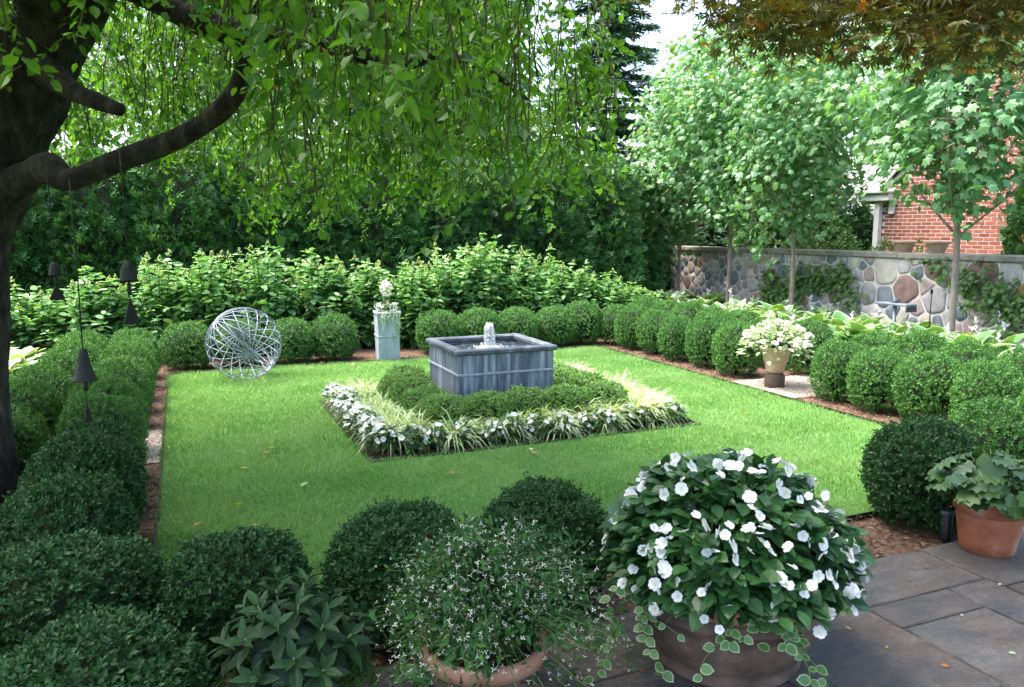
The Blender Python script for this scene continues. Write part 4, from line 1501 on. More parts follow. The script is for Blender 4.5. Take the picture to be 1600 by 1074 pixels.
# ================================================================== BROADLEAF TREES
def broadleaf_parts(seed, h, trunk_h, rx, rz, zc, n_limb, n_cl, per, leaf, tpl, mats, bark, tr, clr=.34, tip=0.0, droop=.35):
    rng = np.random.default_rng(seed)
    a, b = Acc(), Acc()
    lean = rng.normal(size=2) * .04
    top = np.array((lean[0] * h, lean[1] * h, h * .93))
    P, R = smooth_path([(0, 0, -.05), (lean[0] * .3, lean[1] * .3, trunk_h), (top[0] * .6, top[1] * .6, h * .6), top], [tr * 1.15, tr * .9, tr * .5, tr * .1], 5)
    tube(b, P, R, 10)
    ends = []
    for i in range(n_limb):
        z0 = trunk_h + (h * .72 - trunk_h) * (i / n_limb) ** 1.1
        an = i * 2.4 + rng.normal() * .3
        f = (z0 - trunk_h) / (h - trunk_h)
        L_ = rx * (1.05 - .45 * f) * rng.uniform(.85, 1.1)
        c_ = np.array((lean[0] * z0, lean[1] * z0, z0))
        tipp = c_ + np.array((cos(an) * L_, sin(an) * L_, L_ * rng.uniform(.75, 1.25)))
        mid = c_ + (tipp - c_) * .5 + np.array((cos(an), sin(an), -.4)) * L_ * .07
        PP, RR = smooth_path([c_, mid, tipp], [tr * .42 * (1 - .5 * f), tr * .25, tr * .06], 4)
        tube(b, PP, RR, 6)
        for s_ in range(4):
            q = PP[2 + int(rng.integers(len(PP) - 3))]
            e_ = q + rdirs(rng, 1)[0] * rx * .38 + np.array((0, 0, rx * .1))
            tube(b, [q, (q + e_) / 2 + (0, 0, .03), e_], [tr * .13, tr * .09, tr * .03], 4)
            ends.append(e_)
        ends.append(tipp)
    ends = np.array(ends)
    u = rdirs(rng, n_cl) * (rng.random((n_cl, 1)) ** .33)
    # taper the crown: narrower below and at the top
    cc = u * np.array((rx, rx, rz)) + np.array((0, 0, zc))
    cc[:, :2] *= np.clip((cc[:, 2:3] - (zc - rz)) / (rz * .7), .3, 1.0)
    cc[: len(ends)] = np.where(rng.random((min(len(ends), n_cl), 1)) < .8, ends[:n_cl], cc[: len(ends)])
    for i in range(n_cl):
        c_ = cc[i]
        k = int(per * rng.uniform(.6, 1.3))
        o_ = rng.normal(size=(k, 3)) * clr * np.array((.5, .5, .38))
        pos = c_ + o_
        out = norm(np.stack([pos[:, 0], pos[:, 1], np.zeros(k)], 1) + rng.normal(size=(k, 3)) * .8)
        d = norm(out * .6 + np.array((0, 0, -droop)) + rng.normal(size=(k, 3)) * .25)
        nn = norm(np.array((0, 0, .75)) + out * .8 + rng.normal(size=(k, 3)) * .35)
        ti = np.clip(rng.normal(.45 + .25 * (rng.random() - .5), .22, k), 0, 1)
        ml = rng.random(k) < tip * (pos[:, 2] > zc)
        s_ = leaf * rng.uniform(.7, 1.25, k)
        scatter(a, tpl, pos[~ml], d[~ml], nn[~ml], s_[~ml], 0, ti[~ml])
        if ml.any():
            scatter(a, tpl, pos[ml], d[ml], nn[ml], s_[ml] * .8, 1, ti[ml])
    return [('crown', a.mesh('crown', mats)), ('trunk', b.mesh('trunk', [bark]))]


# four young maples in front of the wall
MP = [broadleaf_parts(500 + i, 5.9, 1.5, 1.16, 2.15, 3.95, 17, 165, 34, .125, T_MAPLE, ['maple', 'maple_tip'], 'bark_grey', .043, .40, .05, .75) for i in range(2)]
for i, (x, y, s_, lab) in enumerate([(9.25, 13.2, .80, 'young maple by the far end of the stone wall next to the hedge'),
                                     (9.35, 11.75, .95, 'slender young maple in front of the wall, second from the hedge'),
                                     (9.20, 9.95, .88, 'young maple beside the climbing vine on the wall'),
                                     (9.22, 7.05, 1.02, 'young maple with spreading limbs before the brick house')]):
    t_ = made('maple_tree', lab, 'maple tree', MP[i % 2], (x, y, 0), (1.1, 4.2, 2.9, 5.3)[i], s_, 'young maples along the stone wall')
made('maple_tree', 'farther maple behind the wall beyond the brick house', 'maple tree', MP[0], (12.3, 13.6, 0), 2.2, 1.12, 'young maples along the stone wall')

# leafy trees beyond the hedge
GP = [broadleaf_parts(520 + i, 8.0, 2.0, 2.4, 2.9, 5.0, 14, 150, 42, .21, T_OV, ['bg_leaf'], 'bark_grey', .12, .62) for i in range(2)]
for i, (x, y, s_, lab) in enumerate([(-6.5, 17.5, 1.0, 'leafy tree beyond the hedge behind the old tree trunk'),
                                     (-2.6, 16.2, .82, 'light green tree beyond the hedge over the tree-side boxwood'),
                                     (1.0, 17.8, .95, 'leafy tree rising behind the hedge above the metal sphere'),
                                     (4.3, 16.4, .84, 'leafy tree rising behind the hedge above the fountain'),
                                     (7.2, 17.6, .70, 'leafy tree behind the hedge near the spruces'),
                                     (18.5, 14.5, 1.0, 'tall leafy tree behind the roof of the brick house'),
                                     (16.5, 21.0, 1.0, 'leafy tree far beyond the stone wall between house and spruces')]):
    made('broadleaf_tree', lab, 'tree', GP[i % 2], (x, y, 0), rr.uniform(0, 6), s_, 'leafy trees beyond the garden')

# ------------------------------------------------------------------ the old weeping tree
wt = thing('weeping_tree', 'old weeping tree with crooked dark limbs and hanging leafy branches', 'tree')
rng = np.random.default_rng(61)
a = Acc()
tp_ = [pd(-58, 900, 4.55), pd(-54, 760, 4.5), pd(-56, 600, 4.5), pd(-56, 450, 4.5), pd(-48, 340, 4.5), pd(-10, 235, 4.5), pd(35, 140, 4.5), pd(85, 40, 4.45),
       pd(150, -70, 4.4), pd(200, -190, 4.4)]
tp_[0][2] = -.05
P, R = smooth_path(tp_, [.30, .25, .22, .21, .235, .25, .235, .205, .17, .12], 14)
tube(a, P, R, 56, 0, True, .5, True, .02, rng, .075)
wtt = obj('trunk', a.mesh('trunk', ['bark_dark']), wt)


def limb(pix, rad, wob=.14, sides=14):
    a = Acc()
    P, R = smooth_path([pd(*q) for q in pix], rad, 9)
    tube(a, P, R, 28, 0, True, .5, True, .03, rng, .075)
    obj('limb', a.mesh('limb', ['bark_dark']), wtt)
    return P


lA = limb([(0, 300, 4.5), (48, 272, 4.35), (78, 262, 4.2), (108, 281, 4.15), (190, 250, 4.1), (270, 220, 4.05), (330, 185, 4.0), (368, 145, 3.95), (381, 95, 3.9),
           (378, 55, 3.9), (400, 5, 3.9), (440, -70, 3.85)], [.13, .072, .076, .058, .054, .053, .051, .047, .043, .040, .034, .015])
limb([(60, 100, 4.4), (110, 140, 4.2), (150, 158, 4.1), (188, 172, 4.05)], [.10, .052, .042, .034])
lB = limb([(150, -60, 4.4), (210, -25, 4.35), (262, 2, 4.35), (310, 32, 4.3), (372, 52, 4.3), (460, 62, 4.2), (540, 78, 4.3), (620, 100, 4.4), (690, 88, 4.5), (760, 110, 4.5),
           (830, 160, 4.6)], [.15, .10, .085, .078, .065, .055, .045, .038, .030, .02, .008])
limb([(85, 20, 4.4), (60, -60, 4.0), (120, -160, 3.2), (260, -260, 2.7), (430, -320, 2.3)], [.18, .12, .09, .06, .02])
limb([(120, -20, 4.4), (240, -120, 4.9), (420, -150, 5.6), (640, -90, 6.2), (820, -20, 6.6)], [.15, .11, .08, .05, .015])
limb([(372, 52, 4.3), (420, 20, 4.0), (520, -20, 3.6), (640, -30, 3.3), (780, -10, 3.2)], [.045, .038, .03, .02, .008])
limb([(30, 150, 4.5), (-80, 60, 5.0), (-160, -60, 5.6)], [.16, .10, .04])
TC = np.array((-1.25, 4.6))
crown, twigs = Acc(), Acc()
n_bunch = 400
done = 0
while done < n_bunch:
    an = rng.uniform(0, 2 * pi)
    r_ = 4.05 * math.sqrt(rng.random())
    bx, by = TC[0] + r_ * cos(an), TC[1] + r_ * sin(an)
    if math.hypot(bx, by) < 1.7 or by < .2:
        continue
    depth = bx * sin(YAW) + by * cos(YAW)
    side = bx * cos(YAW) - by * sin(YAW)
    if depth > .5 and side / depth > .12:
        continue
    done += 1
    f = r_ / 4.05
    ztop0 = 4.3 - 1.35 * f ** 1.5 + rng.uniform(-.5, .35)
    low0 = 1.60 + abs(rng.normal()) * .34 + .5 * rng.random() ** 2
    tl0 = rng.normal(.42, .14)
    for st in range(int(rng.integers(4, 8))):
        # each strand arches out from the bunch, then hangs
        oa = rng.uniform(0, 2 * pi)
        orad = abs(rng.normal()) * .26
        ztop = ztop0 + rng.uniform(-.25, .1)
        zbot = low0 + abs(rng.normal()) * .30
        if f < .35:
            zbot += rng.uniform(.2, .8)
        x1, y1 = bx + cos(oa) * orad, by + sin(oa) * orad
        dep = x1 * sin(YAW) + y1 * cos(YAW)
        ax_ = (x1 * cos(YAW) - y1 * sin(YAW)) / max(dep, .1)
        if ax_ > (.13 if dep > 3.4 else .02 if dep > 2.6 else -.06):
            continue
        if ax_ < -.33:
            zbot += .10 + rng.uniform(0, .3)
        if dep < 2.5:
            zbot += .14
        # the limbs on the trunk side carry few hanging twigs in front of them
        if -.52 < ax_ < -.33 and dep < 4.6 and rng.random() < .88:
            zbot = max(zbot, 2.45 + rng.uniform(0, .5))
        if ax_ <= -.52 and dep < 4.4 and rng.random() < .85:
            zbot = max(zbot, 2.35 + rng.uniform(0, .6))
        L_ = ztop - zbot
        if L_ < .3:
            continue
        k = int(L_ / .030)
        ts = np.linspace(0, 1, k)
        arch = 1 - np.exp(-ts * 4)
        sw = rng.normal(size=2) * .12
        P = np.stack([bx + cos(oa) * orad * arch + sw[0] * ts ** 2 + .03 * np.sin(ts * 9 + oa * 3),
                      by + sin(oa) * orad * arch + sw[1] * ts ** 2 + .03 * np.cos(ts * 8 + oa), ztop + .10 * np.sin(np.minimum(ts * 8, pi)) - L_ * ts], 1)
        tube(twigs, P[:: max(1, k // 7)], .0036, 4, 0, False)
        aa = np.arange(k) * 2.5 + rng.normal(size=k) * .6
        sprd = rng.uniform(.4, 1.1)
        d = np.stack([np.cos(aa) * sprd, np.sin(aa) * sprd, -.9 + rng.normal(size=k) * .45], 1)
        nn = np.stack([np.cos(aa), np.sin(aa), .6 + rng.normal(size=k) * .5], 1)
        tl = tl0 + rng.normal() * .10
        dry = rng.random(k) < (.006 if dep < 5 else 0)
        s_ = rng.uniform(.032, .070, k)
        ti = np.clip(tl + .25 * ts + rng.normal(size=k) * .16, 0, 1)
        keep = rng.random(k) < .66
        off = rng.normal(size=(k, 3)) * .028
        m1 = keep & ~dry
        scatter(crown, T_OV, P[m1] + off[m1], d[m1], nn[m1], s_[m1], 0, ti[m1], wid=rng.uniform(.9, 1.35, int(m1.sum())))
        if dry.any():
            scatter(crown, T_OV, P[dry], d[dry], nn[dry], s_[dry], 1, ti[dry])
        for _ in range(int(rng.integers(2, 6))):
            i_ = int(rng.integers(k // 5, k))
            va_ = rng.uniform(0, 2 * pi)
            l_ = rng.uniform(.09, .28)
            q0 = P[i_]
            q2 = q0 + np.array((cos(va_) * l_ * .75, sin(va_) * l_ * .75, -l_ * rng.uniform(.35, .9)))
            q1 = (q0 + q2) / 2 + np.array((0, 0, .03))
            tube(twigs, [q0, q1, q2], [.0026, .002, .0015], 3, 0, False)
            m_ = int(l_ / .024) + 2
            tt_ = np.linspace(.15, 1.05, m_)[:, None]
            pp_ = (1 - tt_) ** 2 * q0 + 2 * tt_ * (1 - tt_) * q1 + tt_ ** 2 * q2
            a2_ = va_ + np.where(np.arange(m_) % 2, 1.0, -1.0) * rng.uniform(.4, 1.3, m_)
            dd_ = np.stack([np.cos(a2_) * .8, np.sin(a2_) * .8, rng.normal(-.55, .4, m_)], 1)
            nn_ = np.stack([rng.normal(size=m_) * .5, rng.normal(size=m_) * .5, np.full(m_, .9)], 1)
            scatter(crown, T_OV, pp_, dd_, nn_, rng.uniform(.030, .066, m_), 0, np.clip(tl + .2 + rng.normal(size=m_) * .18, 0, 1), wid=rng.uniform(.9, 1.4, m_))
# mostly unseen leaf dome, added above the crown to shade the foreground
k = 10000
an = rng.uniform(0, 2 * pi, k)
r_ = 3.4 * np.sqrt(rng.random(k))
lump = .25 * np.sin(an * 5 + r_ * 3) + .2 * np.sin(an * 3 - r_ * 4)
P = np.stack([TC[0] + .20 + r_ * np.cos(an), TC[1] - 1.0 + r_ * np.sin(an), 5.35 - 1.35 * (r_ / 3.4) ** 2 + lump + rng.normal(size=k) * .22], 1)
scatter(crown, T_OV, P, rdirs(rng, k) + (0, 0, -.8), rdirs(rng, k) * .7 + (0, 0, 1), rng.uniform(.07, .11, k), 0, np.clip(rng.normal(.4, .2, k), 0, 1), wid=1.2)
obj('crown', crown.mesh('crown', ['weeping', 'weeping_dry']), wt)
tag(obj('twigs', twigs.mesh('twigs', ['twig']), wt), kind='stuff')

# ------------------------------------------------------------------ bronze-leaved Japanese maple over the terrace
jm = thing('japanese_maple', 'bronze-leaved maple branches overhanging the terrace', 'maple tree', (5.3, .7, 0))
rng = np.random.default_rng(71)
a, b = Acc(), Acc()
base = np.array((5.3, .7, 0))
P, R = smooth_path([(0, 0, -.05), (-.05, .05, .8), (-.25, .12, 1.6), (-.5, .3, 2.4)], [.12, .095, .08, .06], 5)
tube(b, P, R, 10)
JC = []
for i in range(24):
    px_ = rng.uniform(1090, 1700)
    dep = rng.uniform(3.0, 4.3)
    lim = 60 + 45 * sin(px_ * .021 + 1.0) + (20 if px_ > 1330 else 0) - (40 if px_ < 1130 else 0) - (35 if 1380 < px_ < 1460 else 0)
    JC.append(pd(px_, lim - abs(rng.normal()) * 70 - 48, dep))
for i in range(130):  # out-of-view clusters added above and behind the camera to block sky light
    JC.append(np.array((rng.uniform(.6, 7.0), rng.uniform(-2.8, 2.1), rng.uniform(2.95, 4.2))))
for c_ in JC:
    e_ = c_ - base
    q = P[-1] if rng.random() < .6 else P[-4]
    PP, RR = smooth_path([q, q + (e_ - q) * .5 + (0, 0, .25), e_], [.022, .012, .004], 4)
    tube(b, PP, RR, 5)
    k = 130
    o_ = rng.normal(size=(k, 3)) * np.array((.20, .20, .085))
    out = norm(np.stack([o_[:, 0], o_[:, 1], np.zeros(k)], 1) + rng.normal(size=(k, 3)) * .5)
    d = norm(out + (0, 0, -.55))
    nj = norm(np.array((0, 0, 1.0)) + out * .5 + rng.normal(size=(k, 3)) * .3)
    gl = rng.random(k) < .07
    sj, tj = rng.uniform(.045, .08, k), np.clip(rng.normal(.40, .28, k), 0, 1)
    scatter(a, T_JMAPLE, (e_ + o_)[~gl], d[~gl], nj[~gl], sj[~gl], 0, tj[~gl])
    scatter(a, T_JMAPLE, (e_ + o_)[gl], d[gl], nj[gl], sj[gl], 1, tj[gl])
obj('crown', a.mesh('crown', ['bronze', 'bronze_gold']), jm)
obj('trunk', b.mesh('trunk', ['bark_dark']), jm)

# ================================================================== HOSTAS
def hosta_parts(seed, pale, scape, nl=44, L0=.25):
    rng = np.random.default_rng(seed)
    a = Acc()
    el = np.linspace(.15, 1.2, nl) + rng.normal(size=nl) * .1
    an = np.arange(nl) * 2.4 + rng.normal(size=nl) * .3
    d = np.stack([np.cos(an) * np.cos(el), np.sin(an) * np.cos(el), np.sin(el)], 1)
    nn = np.stack([-np.cos(an) * np.sin(el), -np.sin(an) * np.sin(el), np.cos(el)], 1)
    b0 = d * .06
    b0[:, 2] += .02
    scatter(a, T_HOSTA, b0 * (1, 1, 1.5), d, nn, rng.uniform(.75, 1.15, nl) * L0, 0, rng.random(nl), wid=rng.uniform(.9, 1.2, nl), smooth=True)
    for i in range(0, nl, 2):
        tube(a, [(0, 0, -.01), b0[i] * (1, 1, 1.5) + d[i] * .03], [.005, .004], 4, 0)
    parts = [('leaves', a.mesh('leaves', ['hosta_pale' if pale else 'hosta']))]
    if scape:
        b = Acc()
        for i in range(scape):
            aa = rng.uniform(0, 6.28)
            tipp = np.array((.16 * cos(aa), .16 * sin(aa), rng.uniform(.33, .44)))
            tube(b, [(0, 0, 0), tipp * (.4, .4, .55), tipp], [.004, .003, .002], 4, 1)
            k = 14
            ts = rng.uniform(.68, 1.0, k)
            scatter(b, T_LANCE, tipp * ts[:, None] * (1, 1, 1), norm(rng.normal(size=(k, 3)) + (0, 0, -.5)), rdirs(rng, k), rng.uniform(.03, .05, k), 0, rng.random(k), wid=1.6)
        parts.append(('flower_stalk', b.mesh('flower_stalk', ['petal_lilac', 'stem_green'])))
    return parts


OP = [hosta_parts(600, False, 0), hosta_parts(601, False, 2), hosta_parts(602, False, 0, 40, .28), hosta_parts(603, True, 0, 38), hosta_parts(604, True, 3, 36)]
rr = random.Random(33)
i = 0
for x, w_ in ((8.0, 'in the row behind the rear boxwoods'), (8.55, 'in the row along the maple trunks'), (9.5, 'in the row against the wall')):
    for j, y in enumerate(np.arange(5.0, 13.6, .46 if x < 9 else .9)):
        made('hosta', '%s white-edged hosta from the hedge end %s' % (ORD[(18 if x < 9 else 9) - j], w_), 'hosta', OP[i % 3],
             (x + rr.uniform(-.1, .1), y + rr.uniform(-.1, .1), 0), rr.uniform(0, 6), rr.uniform(1.25, 1.6), 'white-edged hostas by the stone wall')
        i += 1
for j in range(16):
    made('hosta', '%s pale cream-edged hosta from the hydrangeas, beyond the tree-side boxwood' % ORD[15 - j], 'hosta', OP[3 + j % 2],
         (-1.68 - .42 * (j % 2) + rr.uniform(-.06, .06), 5.9 + .27 * j, 0), rr.uniform(0, 6), rr.uniform(1.25, 1.55), 'pale hostas beyond the tree-side boxwood')

# ------------------------------------------------------------------ vines on the wall
def vine(name, label, paths, cnt, seed, spread=.13):
    rng = np.random.default_rng(seed)
    t_ = thing(name, label, 'vine', (WX, 0, 0))
    a, b = Acc(), Acc()
    for (pts, w) in paths:
        P, R = smooth_path([(-.05, y, z) for y, z in pts], [.012] + [.006] * (len(pts) - 1), 6)
        tube(b, P, R, 5)
        k = int(cnt * w)
        q = P[rng.integers(len(P), size=k)]
        pos = q + np.stack([-rng.random(k) ** 1.5 * .12, rng.normal(size=k) * spread, rng.normal(size=k) * spread * .75], 1)
        pos[:, 2] = np.clip(pos[:, 2], .05, WH + .02)
        pos[:, 0] = np.minimum(pos[:, 0], -.045)
        d = norm(np.stack([-.4 * np.ones(k), rng.normal(size=k) * .7, -.7 + rng.normal(size=k) * .4], 1))
        scatter(a, T_MAPLE, pos, d, norm(np.array((-1.0, 0, .6)) + rng.normal(size=(k, 3)) * .35), rng.uniform(.055, .10, k), 0, rng.random(k))
    obj('leaves', a.mesh('leaves', ['vine']), t_)
    obj('stems', b.mesh('stems', ['bark_grey']), t_)


vine('climbing_vine', 'green climbing vine on the wall behind the middle maples',
     [([(11.0, 0), (11.1, .5), (11.25, .95)], 1.2), ([(11.0, 0), (10.8, .5), (10.6, 1.0)], 1.2), ([(10.9, .3), (10.5, .7), (10.0, .95), (9.5, .95)], 1.0),
      ([(9.6, .95), (9.45, .7), (9.5, .42)], .5), ([(10.9, .1), (11.3, .35), (11.4, .7)], .6), ([(10.4, .9), (10.0, .75), (9.6, .8)], .6)], 190, 81)
vine('climbing_vine', 'green climbing vine near the wall top beyond the house-side maple',
     [([(6.75, 0), (6.9, .4), (6.85, .8), (7.1, 1.05)], .8), ([(6.9, .6), (7.3, .95), (7.6, 1.1)], .7), ([(6.8, .7), (6.5, .9), (6.2, 1.1)], .7), ([(7.6, 1.1), (8.1, 1.2)], .25),
      ([(7.2, 1.05), (7.3, .8), (7.2, .6)], .4), ([(6.9, .8), (6.6, .6), (6.55, .4)], .5)], 170, 82)

# ------------------------------------------------------------------ on and behind the wall
ZT = WH + .085
for y, lab in ((8.68, 'clay pot on the wall coping next to the leafy shrubs'), (8.12, 'clay pot on the wall coping nearer the spreading maple')):
    t_ = thing('clay_pot', lab, 'pot', (WX + .18, y, ZT), 0, 1.0, 'empty clay pots on the wall')
    a = Acc()
    lathe(a, [(.105, 0), (.108, .01), (.118, .05), (.122, .054), (.135, .10), (.140, .104), (.150, .138), (.172, .142), (.178, .165), (.172, .172), (.152, .172), (.14, .12)], 28)
    obj('body', a.mesh('body', ['wallpot_clay']), t_)
    a = Acc()
    lathe(a, [(.001, .135), (.138, .135), (.138, .139), (.001, .140)], 20)
    obj('soil', a.mesh('soil', ['soil']), t_)


def shrub_parts(seed, r0, k, leaf, mat):
    rng = np.random.default_rng(seed)
    u = rdirs(rng, k)
    u[:, 2] = np.abs(u[:, 2])
    lump = 1 + .15 * np.sin(u[:, 0] * 7) * np.sin(u[:, 1] * 6 + u[:, 2] * 5)
    pos = u * np.array(r0) * lump[:, None] * (1 - rng.random((k, 1)) ** 2 * .25)
    a = Acc()
    shoots(a, T_OV, pos, norm(u + rng.normal(size=(k, 3)) * .4 + (0, 0, .3)), 6, .09, leaf, rng, 1.0, 0, (.1, .8), .2)
    b = Acc()
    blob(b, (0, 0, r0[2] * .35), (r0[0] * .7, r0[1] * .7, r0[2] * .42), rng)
    return [('foliage', a.mesh('foliage', [mat])), ('branches', b.mesh('branches', ['core']))]


SB = [shrub_parts(700 + i, (.6, .6, 1.62), 750, .07, 'vine') for i in range(2)]
for i, (x, y, s_, lab) in enumerate([(10.95, 11.6, .98, 'leafy shrub behind the wall by the climbing vine'), (10.95, 10.7, 1.0, 'leafy shrub behind the wall past the climbing vine'),
                                     (10.95, 9.85, .93, 'leafy shrub leaning over the wall near the clay pots'), (11.1, 9.25, .86, 'leafy shrub behind the clay pots on the wall')]):
    made('leafy_shrub', lab, 'shrub', SB[i % 2], (x, y, -.1), rr.uniform(0, 6), s_, 'shrubs behind the stone wall')
HS = shrub_parts(710, (.9, .9, 2.3), 900, .11, 'arborvitae')
for i, (x, y, s_, lab) in enumerate([(12.1, 12.5, .95, 'dark tall shrub behind the wall between vine and house'), (12.0, 14.0, .9, 'dark tall shrub behind the far end of the wall'),
                                     (13.3, 13.0, 1.1, 'dark tall shrub at the corner of the brick house')]):
    made('dark_shrub', lab, 'shrub', HS, (x, y, 0), rr.uniform(0, 6), s_, 'shrubs behind the stone wall')
t_ = thing('metal_stand', 'small blue-grey metal stand among the hostas by the wall', 'stand', (9.45, 8.14, 0))
a = Acc()
tube(a, [(0, 0, -.05), (0, 0, .60)], .026, 10)
obj('post', a.mesh('post', ['zinc']), t_)
a = Acc()
box(a, -.10, .10, -.28, .26, .602, .632, 0, .006)
obj('plate', a.mesh('plate', ['zinc']), t_)
a = Acc()
box(a, -.10, .10, -.282, -.262, .52, .600, 0, .004)
obj('side_lip', a.mesh('side_lip', ['lead_dark']), t_)
a = Acc()
lathe(a, [(.04, .632), (.045, .64), (.045, .685), (.02, .70)], 14)
obj('cap', a.mesh('cap', ['lead_dark']), t_)
t_ = thing('garden_stake', 'thin black garden stake with a small cap by the wall', 'stake', (9.4, 7.52, 0))
a = Acc()
tube(a, [(0, 0, -.05), (0, 0, .82)], .008, 6)
obj('rod', a.mesh('rod', ['black_metal']), t_)
a = Acc()
lathe(a, [(.012, .81), (.018, .82), (.018, .86), (.008, .875)], 10)
obj('cap', a.mesh('cap', ['black_metal']), t_)
# overhead lines
for (ya, za, lab) in ((16.0, 5.0, 'upper overhead power line in front of the spruces'), (16.0, 4.35, 'lower overhead power line in front of the spruces')):
    a = Acc()
    xs_ = np.linspace(-14, 22, 24)
    tube(a, [(x, ya, za + .0022 * (x - 4) ** 2) for x in xs_], .014, 5, 0, False)
    tag(obj('power_line', a.mesh('power_line', ['cable'])), lab, 'cable', 'overhead lines')

# ================================================================== WIND BELLS IN THE TREE
def wind_bell(label, px_, dep, ytop, bell, clap, sail, shape):
    """bell = (y0, y1, half width px) etc. in picture height at that depth"""
    z = lambda yy: pd(px_, yy, dep)[2]
    o_ = pd(px_, bell[0], dep)
    k_ = dep / FPX
    t_ = thing('wind_bell', label, 'wind bell', (o_[0], o_[1], z(sail[1] if sail else clap[1])), radians(35))
    z0 = t_.location.z
    a = Acc()
    tube(a, [(0, 0, z(ytop) - z0), (.004, 0, (z(ytop) + z(bell[0])) / 2 - z0), (0, 0, z(bell[0]) - z0)], .0028, 5)
    zz = z(ytop) - z0
    while zz > z(bell[0]) - z0 + .02:
        scatter(a, T_OCT, [(0, 0, zz)], (0, 0, 1.0), (1.0, 0, 0), .012)
        zz -= .035
    obj('chain', a.mesh('chain', ['bronze_metal']), t_)
    a = Acc()
    h = z(bell[0]) - z(bell[1])
    w = bell[2] * k_
    zb = z(bell[1]) - z0
    if shape == 'dome':
        prof = [(w, 0), (w * .92, h * .12), (w * .86, h * .35), (w * .74, h * .62), (w * .50, h * .85), (w * .2, h * .98), (.004, h)]
    else:
        prof = [(w, 0), (w * .96, h * .03), (w * .74, h * .20), (w * .55, h * .48), (w * .40, h * .78), (w * .30, h * .98), (.004, h)]
    lathe(a, [(w * .9, .01)] + [(r_, q) for r_, q in prof], 20, 0, (0, 0, zb))
    obj('bell', a.mesh('bell', ['bronze_metal']), t_)
    a = Acc()
    if clap:
        tube(a, [(0, 0, zb + h * .4), (0, 0, zb - .01)], .004, 5)
        c0, c1, cw = z(clap[0]) - z0, z(clap[1]) - z0, clap[2] * k_
        lathe(a, [(cw * .75, c1), (cw, c1 + .005), (cw * .85, c0 - .01), (cw * .4, c0)], 8)
        obj('clapper', a.mesh('clapper', ['bronze_metal']), t_)
    if sail:
        a = Acc()
        s0, s1, sw = z(sail[0]) - z0, z(sail[1]) - z0, sail[2] * k_
        tube(a, [(0, 0, (z(clap[1]) - z0) if clap else zb), (0, 0, s0 - .005)], .002, 4)
        tw = .0025
        pr = [(-.1 * sw, s0), (.1 * sw, s0), (sw, s1 + (s0 - s1) * .12), (sw * .8, s1), (-sw * .8, s1), (-sw, s1 + (s0 - s1) * .12)]
        V = [(x, -tw, q) for x, q in pr] + [(x, tw, q) for x, q in pr]
        a.add(V, [(5, 4, 3, 2, 1, 0), (6, 7, 8, 9, 10, 11)] + [(i_, (i_ + 1) % 6, 6 + (i_ + 1) % 6, 6 + i_) for i_ in range(6)])
        obj('wind_sail', a.mesh('wind_sail', ['bronze_metal']), t_)


wind_bell('dark metal bell with slender fin hanging lowest over the boxwood', 129, 3.3, 282, (545, 596, 19), (596, 613, 4), (632, 664, 6), 'cone')
wind_bell('dark domed bell with triangular sail hanging over the inner boxwood row', 199, 3.4, 236, (408, 441, 14), (441, 462, 3.5), (468, 508, 12), 'dome')
wind_bell('dark domed bell with short triangular sail hanging nearest the tree trunk', 85, 3.6, 262, (410, 431, 10), (431, 447, 2.5), (447, 470, 12), 'dome')

# ================================================================== POTS ON THE TERRACE
# big shallow bowl with white impatiens and trailing vinca
BC = np.array((1.86, 2.28))
bz = .030
t_ = thing('bowl_planter', 'large weathered terracotta bowl on the flagstones', 'planter', (BC[0], BC[1], bz))
a = Acc()
lathe(a, [(.255, 0), (.272, .004), (.282, .022), (.270, .036), (.290, .07), (.330, .14), (.352, .20), (.362, .248), (.378, .254), (.380, .270), (.368, .278), (.372, .31), (.34, .31), (.33, .26)], 56)
obj('body', a.mesh('body', ['terracotta_old']), t_)
a = Acc()
lathe(a, [(.373, .3105), (.396, .316), (.406, .336), (.400, .355), (.372, .360), (.350, .345), (.34, .3105)], 56)
obj('rim', a.mesh('rim', ['terracotta_rim']), t_)
a = Acc()
lathe(a, [(.001, .27), (.318, .27), (.318, .285), (.001, .30)], 30)
obj('soil', a.mesh('soil', ['soil']), t_)
imp = thing('impatiens_mound', 'big mound of white impatiens filling the terracotta bowl', 'flower', (BC[0], BC[1], bz + .32))
rng = np.random.default_rng(91)
DR = np.array((.455, .455, .46))


def dome_pts(k, lo=.14):
    u = rdirs(rng, k * 3 + 40)
    u = u[u[:, 2] > lo][:k]
    lump = 1 + .05 * np.sin(u[:, 0] * 9 + 1) * np.sin(u[:, 1] * 8) + .04 * np.sin(u[:, 2] * 11 + u[:, 0] * 5)
    return u, lump


a = Acc()
for (k, lo, hi, L0) in ((1700, .86, 1.02, .076), (1000, .6, .88, .08)):
    u, lump = dome_pts(k)
    k = len(u)
    pos = u * DR * lump[:, None] * rng.uniform(lo, hi, (k, 1)) + (0, 0, -.02)
    out = norm(u * (1, 1, .3) + rng.normal(size=(k, 3)) * .35)
    d = norm(out + np.array((0, 0, -.25)))
    nn = norm(u * .8 + np.array((0, 0, .55)) + rng.normal(size=(k, 3)) * .28)
    scatter(a, T_LANCE, pos, d, nn, rng.uniform(.65, 1.15, k) * L0, 0, rng.random(k), wid=2.1)
for i in range(90):
    u, _ = dome_pts(1, .0)
    e_ = u[0] * DR * .86
    tube(a, [(e_[0] * .25, e_[1] * .25, -.04), e_ * (.7, .7, .55), e_], [.006, .005, .003], 5, 1)
obj('leaves', a.mesh('leaves', ['impatiens', 'stem_green']), imp)
FLM = single(T_FLOWER, 'petal', 'flower')
